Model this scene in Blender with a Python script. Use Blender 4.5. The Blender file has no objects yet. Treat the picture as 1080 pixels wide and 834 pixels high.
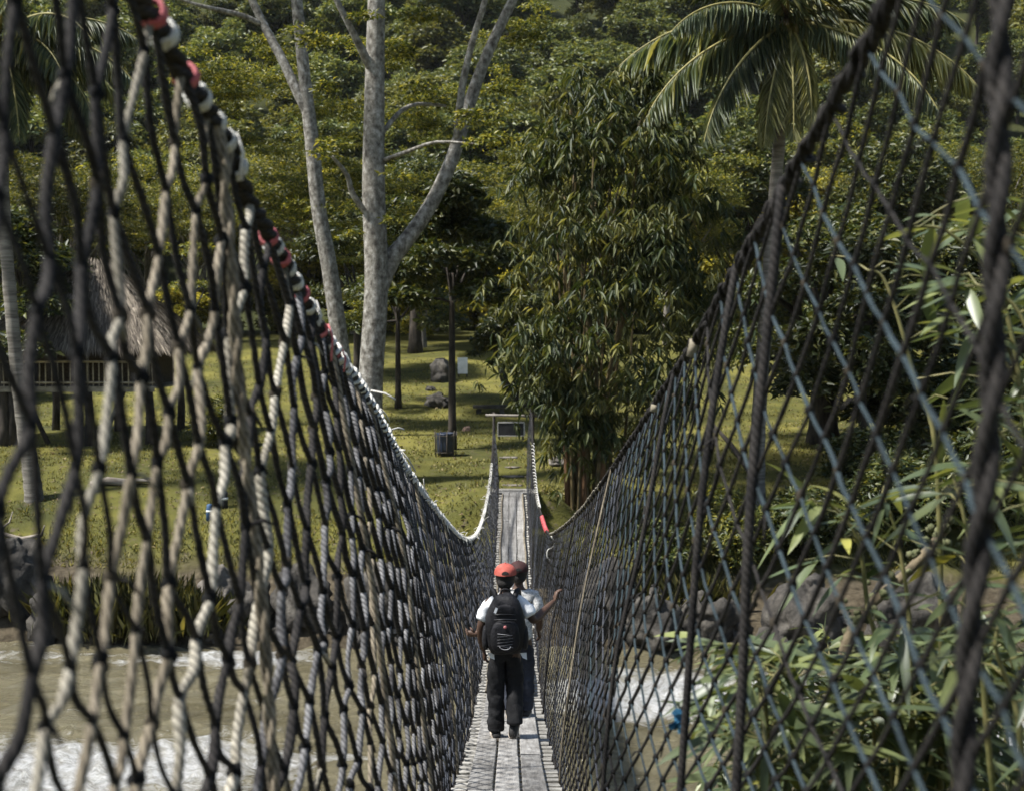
import bpy, math, random
import numpy as np
from mathutils import Vector, Matrix, noise

random.seed(7)
RNG = np.random.default_rng(11)
scene = bpy.context.scene
COL = scene.collection
PI = math.pi

# ------------------------------------------------------------------ camera frame
F = 1300.0
TILT = math.atan(72 / 1300)
CZ = 9.0
CT, ST = math.cos(TILT), math.sin(TILT)


def ray(px, py):
    x, z = (px - 540) / F, -(py - 417) / F
    return Vector((x, CT + z * ST, -ST + z * CT))


def at(px, py, Y):
    v = ray(px, py)
    return Vector((0, 0, CZ)) + v * (Y / v.y)


def atd(px, py, depth):
    return Vector((0, 0, CZ)) + ray(px, py) * depth


def lerp(a, b, t):
    return a + (b - a) * t


def smooth(a, b, x):
    t = min(1, max(0, (x - a) / (b - a)))
    return t * t * (3 - 2 * t)


# ------------------------------------------------------------------ terrain
PROF = [(-60, 2.0), (-6, 2.2), (2.5, 2.6), (4.5, 4.2), (7, 6.3), (9.5, 8.1), (14, 8.9), (25, 8.8), (28.6, 7.9), (29.8, 7.0),
        (31.2, 6.45), (33, 5.85), (36, 4.95), (38.5, 4.45), (46, 4.2), (55, 3.95), (66, 2.5), (76, 1.2), (95, 0.0),
        (115, -4), (140, -14), (180, -36), (240, -72), (330, -105)]
WATER = CZ - 7.62


def prof(y):
    for (a, u), (b, w) in zip(PROF, PROF[1:]):
        if y <= b:
            t = (y - a) / (b - a)
            return lerp(u, w, t)
    return PROF[-1][1]


def ground(x, y):
    sh = 1.2 * math.sin(x * .11 + .6) * smooth(20, 27, y) * (1 - smooth(40, 60, y)) if abs(x) > 0 else 0
    yy = y + sh * min(1, abs(x) / 8)
    d = (prof(yy - .7) + prof(yy) + prof(yy + .7)) / 3
    z = CZ - d
    if 31.5 < y < 40 and abs(x) < 4:
        w = (1 - smooth(.9, 2.6, abs(x))) * smooth(32.6, 33.6, y) * (1 - smooth(37, 39, y))
        z = lerp(z, CZ - 4.62, w)
    z += .10 * noise.noise((x * .25, y * .25, 3.1)) * smooth(29, 33, y)
    if y > 85:
        z += smooth(85, 140, y) * (5 * noise.noise((x * .02, y * .02, 1)) + 2 * noise.noise((x * .06, y * .06, 5)))
    if 27.5 < y < 33:
        z += .35 * noise.noise((x * .7, y * .9, 9)) * smooth(27.5, 29, y) * (1 - smooth(31.5, 33, y))
    return z


def on_ground(px, py):
    """first hit of the view ray with the terrain"""
    v = ray(px, py)
    y = 14.0
    while y < 250:
        p = Vector((0, 0, CZ)) + v * (y / v.y)
        if p.z <= ground(p.x, p.y):
            return Vector((p.x, p.y, ground(p.x, p.y)))
        y += .15
    return p


# ------------------------------------------------------------------ materials
MATS = {}


def new_mat(name):
    m = bpy.data.materials.new(name)
    m.use_nodes = True
    nt = m.node_tree
    nt.nodes.clear()
    out = nt.nodes.new('ShaderNodeOutputMaterial')
    return m, nt, out


def nd(nt, kind, **kw):
    n = nt.nodes.new(kind)
    for k, v in kw.items():
        if k in n.inputs:
            n.inputs[k].default_value = v
        else:
            setattr(n, k, v)
    return n


def ramp(nt, src, stops):
    r = nt.nodes.new('ShaderNodeValToRGB')
    e = r.color_ramp.elements
    while len(e) < len(stops):
        e.new(.5)
    for k, (p, c) in enumerate(stops):
        e[k].position = p
        e[k].color = (*c, 1) if len(c) == 3 else c
    nt.links.new(src, r.inputs[0])
    return r


def surf(name, c1, c2, scale=4, rough=.85, bump=.3, detail=6, c3=None, stretch=None, bscale=None, spec=.3, dist=.02, sheen=0):
    """mottled surface: two or three colours mixed by noise in object space, bump by finer noise"""
    if name in MATS:
        return MATS[name]
    m, nt, out = new_mat(name)
    L = nt.links.new
    tc = nd(nt, 'ShaderNodeTexCoord')
    mp = nd(nt, 'ShaderNodeMapping')
    if stretch:
        mp.inputs['Scale'].default_value = stretch
    L(tc.outputs['Object'], mp.inputs[0])
    n = nd(nt, 'ShaderNodeTexNoise', Scale=scale, Detail=detail, Roughness=.62)
    L(mp.outputs[0], n.inputs['Vector'])
    stops = [(.36, c1), (.64, c2)] if c3 is None else [(.33, c1), (.52, c2), (.68, c3)]
    r = ramp(nt, n.outputs['Fac'], stops)
    p = nd(nt, 'ShaderNodeBsdfPrincipled', Roughness=rough)
    p.inputs['Specular IOR Level'].default_value = spec
    L(r.outputs[0], p.inputs['Base Color'])
    if bump:
        n2 = nd(nt, 'ShaderNodeTexNoise', Scale=bscale or scale * 5, Detail=8, Roughness=.7)
        L(mp.outputs[0], n2.inputs['Vector'])
        b = nd(nt, 'ShaderNodeBump', Strength=bump, Distance=dist)
        L(n2.outputs['Fac'], b.inputs['Height'])
        L(b.outputs[0], p.inputs['Normal'])
    L(p.outputs[0], out.inputs[0])
    MATS[name] = m
    return m


def leaf_mat(name, stops, trans=.35, rough=.45, tcol=1.5, spec=.35):
    if name in MATS:
        return MATS[name]
    m, nt, out = new_mat(name)
    L = nt.links.new
    g = nd(nt, 'ShaderNodeNewGeometry')
    oi = nd(nt, 'ShaderNodeObjectInfo')
    r = ramp(nt, g.outputs['Random Per Island'], stops)
    # every plant a little greener or drier than the next one
    hs = nd(nt, 'ShaderNodeHueSaturation')
    mr = nd(nt, 'ShaderNodeMapRange')
    mr.inputs['To Min'].default_value = .72
    mr.inputs['To Max'].default_value = 1.3
    L(oi.outputs['Random'], mr.inputs['Value'])
    L(mr.outputs[0], hs.inputs['Value'])
    L(r.outputs[0], hs.inputs['Color'])
    p = nd(nt, 'ShaderNodeBsdfPrincipled', Roughness=rough)
    p.inputs['Specular IOR Level'].default_value = spec
    L(hs.outputs[0], p.inputs['Base Color'])
    t = nd(nt, 'ShaderNodeBsdfTranslucent')
    mx = nd(nt, 'ShaderNodeMix', data_type='RGBA', blend_type='MULTIPLY')
    mx.inputs[0].default_value = 1
    L(hs.outputs[0], mx.inputs[6])
    mx.inputs[7].default_value = (tcol * 1.12, tcol, tcol * .45, 1)
    L(mx.outputs[2], t.inputs['Color'])
    ms = nd(nt, 'ShaderNodeMixShader')
    ms.inputs[0].default_value = trans
    L(p.outputs[0], ms.inputs[1])
    L(t.outputs[0], ms.inputs[2])
    L(ms.outputs[0], out.inputs[0])
    MATS[name] = m
    return m


def rope_mat(name, c1, c2, groove, turns=45, lobes=3, rough=.9, bump=.8, nscale=7):
    """laid rope: twisted strands by the tube's own uv (u round, v metres along)"""
    if name in MATS:
        return MATS[name]
    m, nt, out = new_mat(name)
    L = nt.links.new
    uv = nd(nt, 'ShaderNodeUVMap')
    sp = nd(nt, 'ShaderNodeSeparateXYZ')
    L(uv.outputs[0], sp.inputs[0])
    a = nd(nt, 'ShaderNodeMath', operation='MULTIPLY')
    a.inputs[1].default_value = lobes
    L(sp.outputs[0], a.inputs[0])
    b = nd(nt, 'ShaderNodeMath', operation='MULTIPLY_ADD')
    b.inputs[1].default_value = turns
    L(sp.outputs[1], b.inputs[0])
    L(a.outputs[0], b.inputs[2])
    c = nd(nt, 'ShaderNodeMath', operation='PINGPONG')
    c.inputs[1].default_value = .5
    L(b.outputs[0], c.inputs[0])
    tc = nd(nt, 'ShaderNodeTexCoord')
    n = nd(nt, 'ShaderNodeTexNoise', Scale=nscale, Detail=9, Roughness=.72)
    L(tc.outputs['Object'], n.inputs['Vector'])
    r = ramp(nt, n.outputs['Fac'], [(.36, c1), (.62, c2)])
    gr = ramp(nt, c.outputs[0], [(.0, (1, 1, 1)), (.22, (0, 0, 0))])
    mx = nd(nt, 'ShaderNodeMix', data_type='RGBA')
    L(gr.outputs[0], mx.inputs[0])
    L(r.outputs[0], mx.inputs[6])
    mx.inputs[7].default_value = (*groove, 1)
    p = nd(nt, 'ShaderNodeBsdfPrincipled', Roughness=rough)
    p.inputs['Specular IOR Level'].default_value = .2
    L(mx.outputs[2], p.inputs['Base Color'])
    n2 = nd(nt, 'ShaderNodeTexNoise', Scale=220, Detail=3)
    L(tc.outputs['Object'], n2.inputs['Vector'])
    ad = nd(nt, 'ShaderNodeMath', operation='MULTIPLY_ADD')
    ad.inputs[1].default_value = .35
    L(n2.outputs['Fac'], ad.inputs[0])
    L(c.outputs[0], ad.inputs[2])
    bp = nd(nt, 'ShaderNodeBump', Strength=bump, Distance=.008)
    L(ad.outputs[0], bp.inputs['Height'])
    L(bp.outputs[0], p.inputs['Normal'])
    L(p.outputs[0], out.inputs[0])
    MATS[name] = m
    return m


# ------------------------------------------------------------------ mesh collector
class MB:
    def __init__(s):
        s.v, s.f, s.uv, s.mi = [], [], [], []

    def tube(s, pts, rad, n=6, mi=0, cap=True, lobes=0, amp=0., pitch=.1):
        pts = [Vector(p) for p in pts]
        k = len(pts)
        if not hasattr(rad, '__len__'):
            rad = [rad] * k
        t0 = (pts[1] - pts[0]).normalized()
        up = Vector((0, 0, 1)) if abs(t0.z) < .9 else Vector((1, 0, 0))
        nrm = (up - t0 * up.dot(t0)).normalized()
        b0 = len(s.v)
        L = 0
        Ls = []
        for i in range(k):
            t = (pts[min(i + 1, k - 1)] - pts[max(i - 1, 0)])
            if t.length < 1e-9:
                t = t0.copy()
            t.normalize()
            nrm = nrm - t * nrm.dot(t)
            nrm.normalize()
            bi = t.cross(nrm)
            if i:
                L += (pts[i] - pts[i - 1]).length
            Ls.append(L)
            for j in range(n):
                a = 2 * PI * j / n
                r = rad[i]
                if lobes:
                    r *= 1 + amp * abs(math.cos(.5 * (lobes * a + 2 * PI * lobes * L / pitch))) - amp * .6
                s.v.append(pts[i] + (nrm * math.cos(a) + bi * math.sin(a)) * r)
        for i in range(k - 1):
            for j in range(n):
                j2 = (j + 1) % n
                s.f.append((b0 + i * n + j, b0 + i * n + j2, b0 + (i + 1) * n + j2, b0 + (i + 1) * n + j))
                s.uv += [(j / n, Ls[i]), ((j + 1) / n, Ls[i]), ((j + 1) / n, Ls[i + 1]), (j / n, Ls[i + 1])]
                s.mi.append(mi)
        if cap:
            for i in (0, k - 1):
                fc = tuple(b0 + i * n + j for j in range(n))
                s.f.append(fc if i else fc[::-1])
                s.uv += [(0, Ls[i])] * n
                s.mi.append(mi)

    def box(s, c, size, R=None, mi=0, jit=0):
        c = Vector(c)
        b0 = len(s.v)
        for dz in (-1, 1):
            for dy in (-1, 1):
                for dx in (-1, 1):
                    p = Vector((dx * size[0] / 2, dy * size[1] / 2, dz * size[2] / 2))
                    if jit:
                        p += Vector((random.uniform(-jit, jit), random.uniform(-jit, jit), random.uniform(-jit, jit)))
                    if R is not None:
                        p = R @ p
                    s.v.append(c + p)
        for q in ((0, 2, 3, 1), (4, 5, 7, 6), (0, 1, 5, 4), (2, 6, 7, 3), (0, 4, 6, 2), (1, 3, 7, 5)):
            s.f.append(tuple(b0 + i for i in q))
            s.uv += [(0, 0), (0, 1), (1, 1), (1, 0)]
            s.mi.append(mi)

    def blob(s, c, r, mi=0, n=6, m=4, squash=(1, 1, 1), wob=0, seed=0):
        c = Vector(c)
        b0 = len(s.v)

        def add(d):
            k = 1 + wob * noise.noise(Vector(d) * 1.7 + Vector((seed, seed * .7, 0)))
            s.v.append(c + Vector((d[0] * squash[0], d[1] * squash[1], d[2] * squash[2])) * r * k)
        add((0, 0, 1))
        for i in range(1, m):
            th = PI * i / m
            for j in range(n):
                a = 2 * PI * j / n
                add((math.sin(th) * math.cos(a), math.sin(th) * math.sin(a), math.cos(th)))
        add((0, 0, -1))
        e = len(s.v) - 1

        def face(q):
            s.f.append(q)
            s.uv.extend([(0, 0)] * len(q))
            s.mi.append(mi)
        for j in range(n):
            j2 = (j + 1) % n
            face((b0, b0 + 1 + j, b0 + 1 + j2))
            for i in range(m - 2):
                a, b = b0 + 1 + i * n, b0 + 1 + (i + 1) * n
                face((a + j, b + j, b + j2, a + j2))
            a = b0 + 1 + (m - 2) * n
            face((a + j, e, a + j2))

    def poly(s, pts, mi=0):
        b0 = len(s.v)
        s.v += [Vector(p) for p in pts]
        s.f.append(tuple(range(b0, b0 + len(pts))))
        s.uv += [(0, 0)] * len(pts)
        s.mi.append(mi)

    def build(s, name, mats, parent=None, smooth_=True, org=None):
        me = bpy.data.meshes.new(name)
        o3 = Vector(org) if org is not None else Vector((0, 0, 0))
        me.from_pydata([tuple(p - o3) for p in s.v], [], s.f)
        uvl = me.uv_layers.new(name='UVMap')
        uvl.data.foreach_set('uv', np.array(s.uv, dtype=np.float32).ravel())
        for m in (mats if isinstance(mats, (list, tuple)) else [mats]):
            me.materials.append(m)
        me.polygons.foreach_set('material_index', s.mi)
        if smooth_:
            me.polygons.foreach_set('use_smooth', [True] * len(s.f))
        me.update()
        o = bpy.data.objects.new(name, me)
        COL.objects.link(o)
        if parent:
            o.parent = parent
        if org is not None:
            o.location = o3
        return o


def np_mesh(name, V, Fq, mat, parent=None, smooth_=False):
    me = bpy.data.meshes.new(name)
    V = np.asarray(V, dtype=np.float32)
    Fq = np.asarray(Fq, dtype=np.int32)
    k = Fq.shape[1]
    me.vertices.add(len(V))
    me.vertices.foreach_set('co', V.ravel())
    me.loops.add(Fq.size)
    me.loops.foreach_set('vertex_index', Fq.ravel())
    me.polygons.add(len(Fq))
    me.polygons.foreach_set('loop_start', np.arange(0, Fq.size, k, dtype=np.int32))
    me.polygons.foreach_set('loop_total', np.full(len(Fq), k, dtype=np.int32))
    if smooth_:
        me.polygons.foreach_set('use_smooth', [True] * len(Fq))
    me.update(calc_edges=True)
    for m in (mat if isinstance(mat, (list, tuple)) else [mat]):
        me.materials.append(m)
    o = bpy.data.objects.new(name, me)
    COL.objects.link(o)
    if parent:
        o.parent = parent
    return o


def unit(a):
    return a / np.maximum(np.linalg.norm(a, axis=1, keepdims=True), 1e-9)


def leaves(P, D, N, ln, wd, fold=.25, bend=.15):
    """folded lance leaves: P base points, D directions, N approximate normals -> verts, tris"""
    n = len(P)
    D = unit(D)
    S = unit(np.cross(D, N))
    N = np.cross(S, D)
    ln = np.broadcast_to(np.asarray(ln, float), (n,))[:, None]
    wd = np.broadcast_to(np.asarray(wd, float), (n,))[:, None]
    mid = P + D * ln * .42
    tip = P + D * ln - N * ln * bend
    lf = mid + S * wd * .5 + N * wd * fold
    rt = mid - S * wd * .5 + N * wd * fold
    V = np.stack([P, rt, tip, lf], 1).reshape(-1, 3)
    i = np.arange(n)[:, None] * 4
    T = np.concatenate([i + np.array([[0, 1, 2]]), i + np.array([[0, 2, 3]])], 0)
    return V, T


def rnd_dir(n):
    return unit(RNG.normal(size=(n, 3)))


# ------------------------------------------------------------------ naming
def tag(o, label=None, cat=None, group=None, kind=None):
    if label:
        o['label'] = label
    if cat:
        o['category'] = cat
    if group:
        o['group'] = group
    if kind:
        o['kind'] = kind
    return o


def thing(name, label, cat, loc=(0, 0, 0), rz=0, group=None):
    o = bpy.data.objects.new(name, None)
    COL.objects.link(o)
    o.location = loc
    o.rotation_euler = (0, 0, rz)
    o.empty_display_size = .2
    return tag(o, label, cat, group)


def copy_tree(o, parent=None):
    c = o.copy()
    COL.objects.link(c)
    if parent:
        c.parent = parent
    for ch in list(o.children):
        copy_tree(ch, c)
    return c


# ================================================================== GROUND AND RIVER
def make_ground():
    xs = np.concatenate([np.sinh(np.linspace(-1, 1, 171) * 4.2) / math.sinh(4.2) * 190])
    ys = np.concatenate([np.linspace(-60, 0, 12)[:-1], np.linspace(0, 26, 40)[:-1], np.linspace(26, 42, 90)[:-1],
                         np.linspace(42, 100, 110)[:-1], np.linspace(100, 330, 90)])
    V = np.array([(x, y, ground(x, y)) for y in ys for x in xs])
    nx, ny = len(xs), len(ys)
    i = (np.arange(ny - 1)[:, None] * nx + np.arange(nx - 1)[None, :]).ravel()
    Fq = np.stack([i, i + 1, i + nx + 1, i + nx], 1)
    m, nt, out = new_mat('ground_cover')
    L = nt.links.new
    tc = nd(nt, 'ShaderNodeTexCoord')
    sp = nd(nt, 'ShaderNodeSeparateXYZ')
    L(tc.outputs['Object'], sp.inputs[0])
    n1 = nd(nt, 'ShaderNodeTexNoise', Scale=.35, Detail=8, Roughness=.65)
    L(tc.outputs['Object'], n1.inputs['Vector'])
    n2 = nd(nt, 'ShaderNodeTexNoise', Scale=3.5, Detail=6, Roughness=.7)
    L(tc.outputs['Object'], n2.inputs['Vector'])
    g1 = ramp(nt, n1.outputs['Fac'], [(.3, (.042, .046, .016)), (.5, (.098, .094, .024)), (.68, (.185, .165, .042))])
    soil = ramp(nt, n2.outputs['Fac'], [(.35, (.035, .028, .018)), (.65, (.11, .09, .06))])
    # worn patches of bare soil
    pat = ramp(nt, n2.outputs['Fac'], [(.56, (0, 0, 0)), (.68, (1, 1, 1))])
    mx = nd(nt, 'ShaderNodeMix', data_type='RGBA')
    L(pat.outputs[0], mx.inputs[0])
    L(g1.outputs[0], mx.inputs[6])
    L(soil.outputs[0], mx.inputs[7])
    # earth and stones on the cut bank below the lawn and near bank
    zr = nd(nt, 'ShaderNodeMath', operation='MULTIPLY_ADD')
    zr.inputs[1].default_value = .9
    L(n1.outputs['Fac'], zr.inputs[0])
    L(sp.outputs[2], zr.inputs[2])
    zb = nd(nt, 'ShaderNodeMapRange')
    zb.inputs['From Min'].default_value = CZ - 6.0
    zb.inputs['From Max'].default_value = CZ - 5.5
    zb.inputs['To Min'].default_value = 1
    zb.inputs['To Max'].default_value = 0
    L(zr.outputs[0], zb.inputs['Value'])
    mx2 = nd(nt, 'ShaderNodeMix', data_type='RGBA')
    L(zb.outputs[0], mx2.inputs[0])
    L(mx.outputs[2], mx2.inputs[6])
    L(soil.outputs[0], mx2.inputs[7])
    # forest floor on the rising land behind
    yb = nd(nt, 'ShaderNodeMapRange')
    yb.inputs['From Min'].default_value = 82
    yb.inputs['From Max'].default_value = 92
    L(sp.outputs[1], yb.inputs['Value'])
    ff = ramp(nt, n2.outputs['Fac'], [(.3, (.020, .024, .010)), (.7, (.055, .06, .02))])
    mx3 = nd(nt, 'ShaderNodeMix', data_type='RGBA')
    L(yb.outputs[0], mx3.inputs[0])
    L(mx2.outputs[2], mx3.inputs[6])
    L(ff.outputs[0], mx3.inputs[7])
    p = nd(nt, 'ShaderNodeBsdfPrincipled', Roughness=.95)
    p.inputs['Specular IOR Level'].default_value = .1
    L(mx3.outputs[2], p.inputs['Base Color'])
    n3 = nd(nt, 'ShaderNodeTexNoise', Scale=14, Detail=6, Roughness=.75)
    L(tc.outputs['Object'], n3.inputs['Vector'])
    b = nd(nt, 'ShaderNodeBump', Strength=.7, Distance=.12)
    L(n3.outputs['Fac'], b.inputs['Height'])
    L(b.outputs[0], p.inputs['Normal'])
    L(p.outputs[0], out.inputs[0])
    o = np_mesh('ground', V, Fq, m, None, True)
    tag(o, 'grassy far bank rising from the river to a wooded hill', kind='structure')


make_ground()


def foam_at(x, y):
    a = math.exp(-((y - 21.6 - .10 * x) / 1.9) ** 2) * smooth(-2, -6, x) if x < 0 else 0
    b = 1.25 * math.exp(-((y - 25.2) / 1.9) ** 2) * math.exp(-((x - 3.4) / 3.0) ** 2)
    c = math.exp(-((y - 28.3) / .5) ** 2) * .55 * smooth(3, 8, abs(x))
    d = math.exp(-((y - 22.0) / 1.6) ** 2) * smooth(5, 9, x)
    e = math.exp(-((y - 28.3) / .6) ** 2) * .6 * math.exp(-((x + 5.5) / 1.5) ** 2)
    st = noise.noise((x * .22, y * 1.1, 31)) + .5 * noise.noise((x * .9, y * 2.4, 17))
    return min(1.2, a + b + c + d + e + .9 * max(0, st - .22))


def smooth_r(a, b, x):
    return smooth(a, b, x)


def make_river():
    xs = np.linspace(-46, 46, 400)
    ys = np.linspace(5.5, 32, 190)
    V, A = [], []
    for y in ys:
        for x in xs:
            fo = foam_at(x, y)
            z = WATER + .12 * noise.noise((x * .6, y * 1.7, 0)) + .11 * noise.noise((x * 1.4, y * 3.2, 4)) + .05 * noise.noise((x * 3.2, y * 6, 8))
            z += fo * (.30 * noise.noise((x * 1.2, y * 1.8, 7)) + .20 * noise.noise((x * 3.5, y * 4, 2)))
            V.append((x, y, z))
            A.append(fo)
    nx, ny = len(xs), len(ys)
    i = (np.arange(ny - 1)[:, None] * nx + np.arange(nx - 1)[None, :]).ravel()
    Fq = np.stack([i, i + 1, i + nx + 1, i + nx], 1)
    m, nt, out = new_mat('river_water')
    L = nt.links.new
    at_ = nd(nt, 'ShaderNodeAttribute', attribute_name='foam')
    tc = nd(nt, 'ShaderNodeTexCoord')
    mp = nd(nt, 'ShaderNodeMapping')
    mp.inputs['Scale'].default_value = (.7, 1.7, 1)
    L(tc.outputs['Object'], mp.inputs[0])
    n = nd(nt, 'ShaderNodeTexNoise', Scale=2.2, Detail=10, Roughness=.78, Distortion=1.1)
    L(mp.outputs[0], n.inputs['Vector'])
    ma = nd(nt, 'ShaderNodeMath', operation='MULTIPLY_ADD')
    ma.inputs[1].default_value = .54
    L(at_.outputs['Fac'], ma.inputs[0])
    L(n.outputs['Fac'], ma.inputs[2])
    fr = ramp(nt, ma.outputs[0], [(.72, (0, 0, 0)), (.80, (.35, .35, .35)), (.98, (1, 1, 1))])
    n2 = nd(nt, 'ShaderNodeTexNoise', Scale=.5, Detail=5)
    L(mp.outputs[0], n2.inputs['Vector'])
    wc = ramp(nt, n2.outputs['Fac'], [(.35, (.15, .128, .070)), (.65, (.29, .255, .155))])
    mx = nd(nt, 'ShaderNodeMix', data_type='RGBA')
    L(fr.outputs[0], mx.inputs[0])
    L(wc.outputs[0], mx.inputs[6])
    nf = nd(nt, 'ShaderNodeTexNoise', Scale=5.5, Detail=8, Roughness=.75, Distortion=.6)
    L(mp.outputs[0], nf.inputs['Vector'])
    fc = ramp(nt, nf.outputs['Fac'], [(.34, (.30, .285, .24)), (.58, (.74, .74, .72))])
    L(fc.outputs[0], mx.inputs[7])
    rr = nd(nt, 'ShaderNodeMapRange')
    rr.inputs['To Min'].default_value = .12
    rr.inputs['To Max'].default_value = .8
    L(fr.outputs[0], rr.inputs['Value'])
    p = nd(nt, 'ShaderNodeBsdfPrincipled')
    L(mx.outputs[2], p.inputs['Base Color'])
    L(rr.outputs[0], p.inputs['Roughness'])
    b = nd(nt, 'ShaderNodeBump', Strength=1.0, Distance=.35)
    L(n.outputs['Fac'], b.inputs['Height'])
    L(b.outputs[0], p.inputs['Normal'])
    L(p.outputs[0], out.inputs[0])
    o = np_mesh('river', V, Fq, m, None, True)
    at2 = o.data.attributes.new('foam', 'FLOAT', 'POINT')
    at2.data.foreach_set('value', np.array(A, dtype=np.float32))
    tag(o, 'brown river with white rapids under the bridge', kind='structure')


make_river()

# lawn blades: one mass of grass
GM = leaf_mat('grass_blades', [(0, (.040, .046, .014)), (.5, (.105, .102, .025)), (1, (.23, .20, .055))], trans=.25, rough=.6)


def make_grass():
    n = 85000
    y = 31.0 + (RNG.random(n) ** 1.7) * 40
    hw = y * .46
    x = (RNG.random(n) * 2 - 1) * hw
    keep = np.ones(n, bool)
    z = np.empty(n)
    for i in range(n):
        z[i] = ground(x[i], y[i])
        cl = noise.noise((x[i] * .55, y[i] * .55, 12)) + .5 * noise.noise((x[i] * 2, y[i] * 2, 2))
        if z[i] < CZ - 6.35 or cl < -.16 or (abs(x[i]) < .8 and y[i] < 39 and random.random() < .75):
            keep[i] = False
    x, y, z = x[keep], y[keep], z[keep]
    n = len(x)
    P = np.stack([x, y, z - .01], 1)
    D = RNG.normal(size=(n, 3)) * .55
    D[:, 2] = 1
    ln = .05 + RNG.random(n) * .10 * (1 + .8 * (z < CZ - 5.3))
    V, T = leaves(P, D, rnd_dir(n), ln, .022 + y * .0004, 0, .3)
    o = np_mesh('grass', V, T, GM)
    tag(o, 'short yellowish green grass over the far bank', 'grass', kind='stuff')


make_grass()

n_ = 5200
y_ = 33 + RNG.random(n_) ** 1.4 * 45
x_ = (RNG.random(n_) * 2 - 1) * y_ * .45
P_ = np.array([(a, b, ground(a, b) + .035) for a, b in zip(x_, y_)])
D_ = RNG.normal(size=(n_, 3)); D_[:, 2] *= .25
V, T = leaves(P_, D_, RNG.normal(size=(n_, 3)) * .3 + np.array([0, 0, 1]), RNG.uniform(.06, .17, n_), .06, .2, .2)
tag(np_mesh('fallen_leaves', V, T, leaf_mat('dead_leaf', [(0, (.05, .03, .015)), (.6, (.15, .10, .05)), (1, (.34, .27, .14))], .1, .7)),
    'dry brown leaves scattered over the lawn', 'leaves', kind='stuff')

# ================================================================== THE BRIDGE
HALF = .365


def deckz(Y):
    return CZ - (.636 + .3665 * Y - .0077 * Y * Y)


def cx(Y):
    return -.035 * smooth(2, 9, Y) + .055 * smooth(12, 30, Y)


def rope_curve(rows):
    P = [atd(px, py, F * w / abs(px - 540)) for px, py, w in rows]
    P.sort(key=lambda p: p.y)
    a, b = P[0], P[1]
    k = (a - b) / (a.y - b.y)
    P.insert(0, a + k * (-.9 - a.y))
    return P


RAW = {-1: rope_curve([(150, 0, .72), (165, 22, .72), (200, 88, .72), (240, 155, .72), (272, 230, .72), (305, 287, .72),
                       (345, 360, .72), (385, 417, .72), (430, 498, .72), (465, 545, .72), (490, 568, .72), (503, 562, .655),
                       (512, 535, .59), (517.5, 500, .53), (520, 465, .51), (521, 440, .497)]),
       1: rope_curve([(940, 0, .72), (890, 95, .72), (820, 213, .72), (775, 290, .72), (735, 360, .72), (690, 430, .72),
                      (650, 490, .71), (615, 537, .69), (590, 559, .66), (578, 562, .61), (571.5, 545, .57), (566, 520, .53),
                      (562.5, 480, .50), (561, 440, .497)])}


def interp(P, Y):
    if Y <= P[0].y:
        return P[0]
    for i in range(len(P) - 1):
        if Y <= P[i + 1].y:
            t = (Y - P[i].y) / (P[i + 1].y - P[i].y)
            p0, p1, p2, p3 = P[max(i - 1, 0)], P[i], P[i + 1], P[min(i + 2, len(P) - 1)]
            # monotone-ish: catmull on z and x with finite differences in Y
            h = p2.y - p1.y

            def tang(a, b, c):
                return (c - a) / max(c.y - a.y, 1e-6)
            m1, m2 = tang(p0, p1, p2) * h, tang(p1, p2, p3) * h
            t2, t3 = t * t, t * t * t
            return p1 * (2 * t3 - 3 * t2 + 1) + m1 * (t3 - 2 * t2 + t) + p2 * (3 * t2 - 2 * t3) + m2 * (t3 - t2)
    return P[-1]


YEND = 33.9


def rope_at(sd, Y):
    p = interp(RAW[sd], min(Y, RAW[sd][-1].y))
    return Vector((p.x, Y, p.z))


def net_pt(sd, Y, v):
    """point of a side net: v 0 at the deck edge, 1 at the hand rope"""
    Yc = min(max(Y, -.9), YEND)
    T = rope_at(sd, Yc)
    B = Vector((cx(Yc) + sd * (HALF + .015 + .24 * (1 - smooth(2.2, 6.0, Yc))), Yc, deckz(min(Yc, 32.5)) + .0))
    p = Vector((lerp(B.x, T.x, max(v, 0) ** 1.5), Yc, lerp(B.z, T.z, v)))
    k = math.sin(PI * min(max(v, 0), 1))
    q = (Yc * .9, v * 2.2, sd * 5.0)
    p.x += .035 * k * noise.noise(q)
    p.z += .06 * k * noise.noise((q[0], q[1], q[2] + 9))
    p.y += .07 * k * noise.noise((q[0] * 1.3, q[1], q[2] + 20))
    return p


R_LT = rope_mat('weathered_rope', (.135, .118, .088), (.40, .37, .30), (.020, .017, .013), 42, nscale=3.2)
R_GY = rope_mat('grey_white_rope', (.022, .020, .021), (.20, .197, .198), (.010, .009, .010), 46, nscale=4)
R_DB = rope_mat('dark_grey_rope', (.025, .027, .032), (.085, .09, .105), (.01, .01, .012), 42)
R_DK = rope_mat('tarred_rope', (.010, .009, .009), (.038, .034, .031), (.004, .004, .004), 42)
R_BL = rope_mat('blue_grey_rope', (.018, .028, .033), (.050, .072, .082), (.007, .009, .010), 60)
R_WH = rope_mat('white_cord', (.55, .53, .48), (.78, .76, .70), (.25, .24, .2), 90)
R_PK = surf('pink_cord', (.36, .07, .085), (.50, .16, .16), 30, .8, .3)
R_RD = surf('red_tape', (.28, .03, .035), (.45, .10, .10), 20, .6, .2)
R_TN = rope_mat('tan_rope', (.11, .09, .062), (.27, .23, .17), (.03, .024, .016), 25)

bridge = thing('suspension_footbridge', 'narrow rope suspension footbridge with knotted side nets and plank deck', 'bridge', (0, 0, 0))


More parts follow.
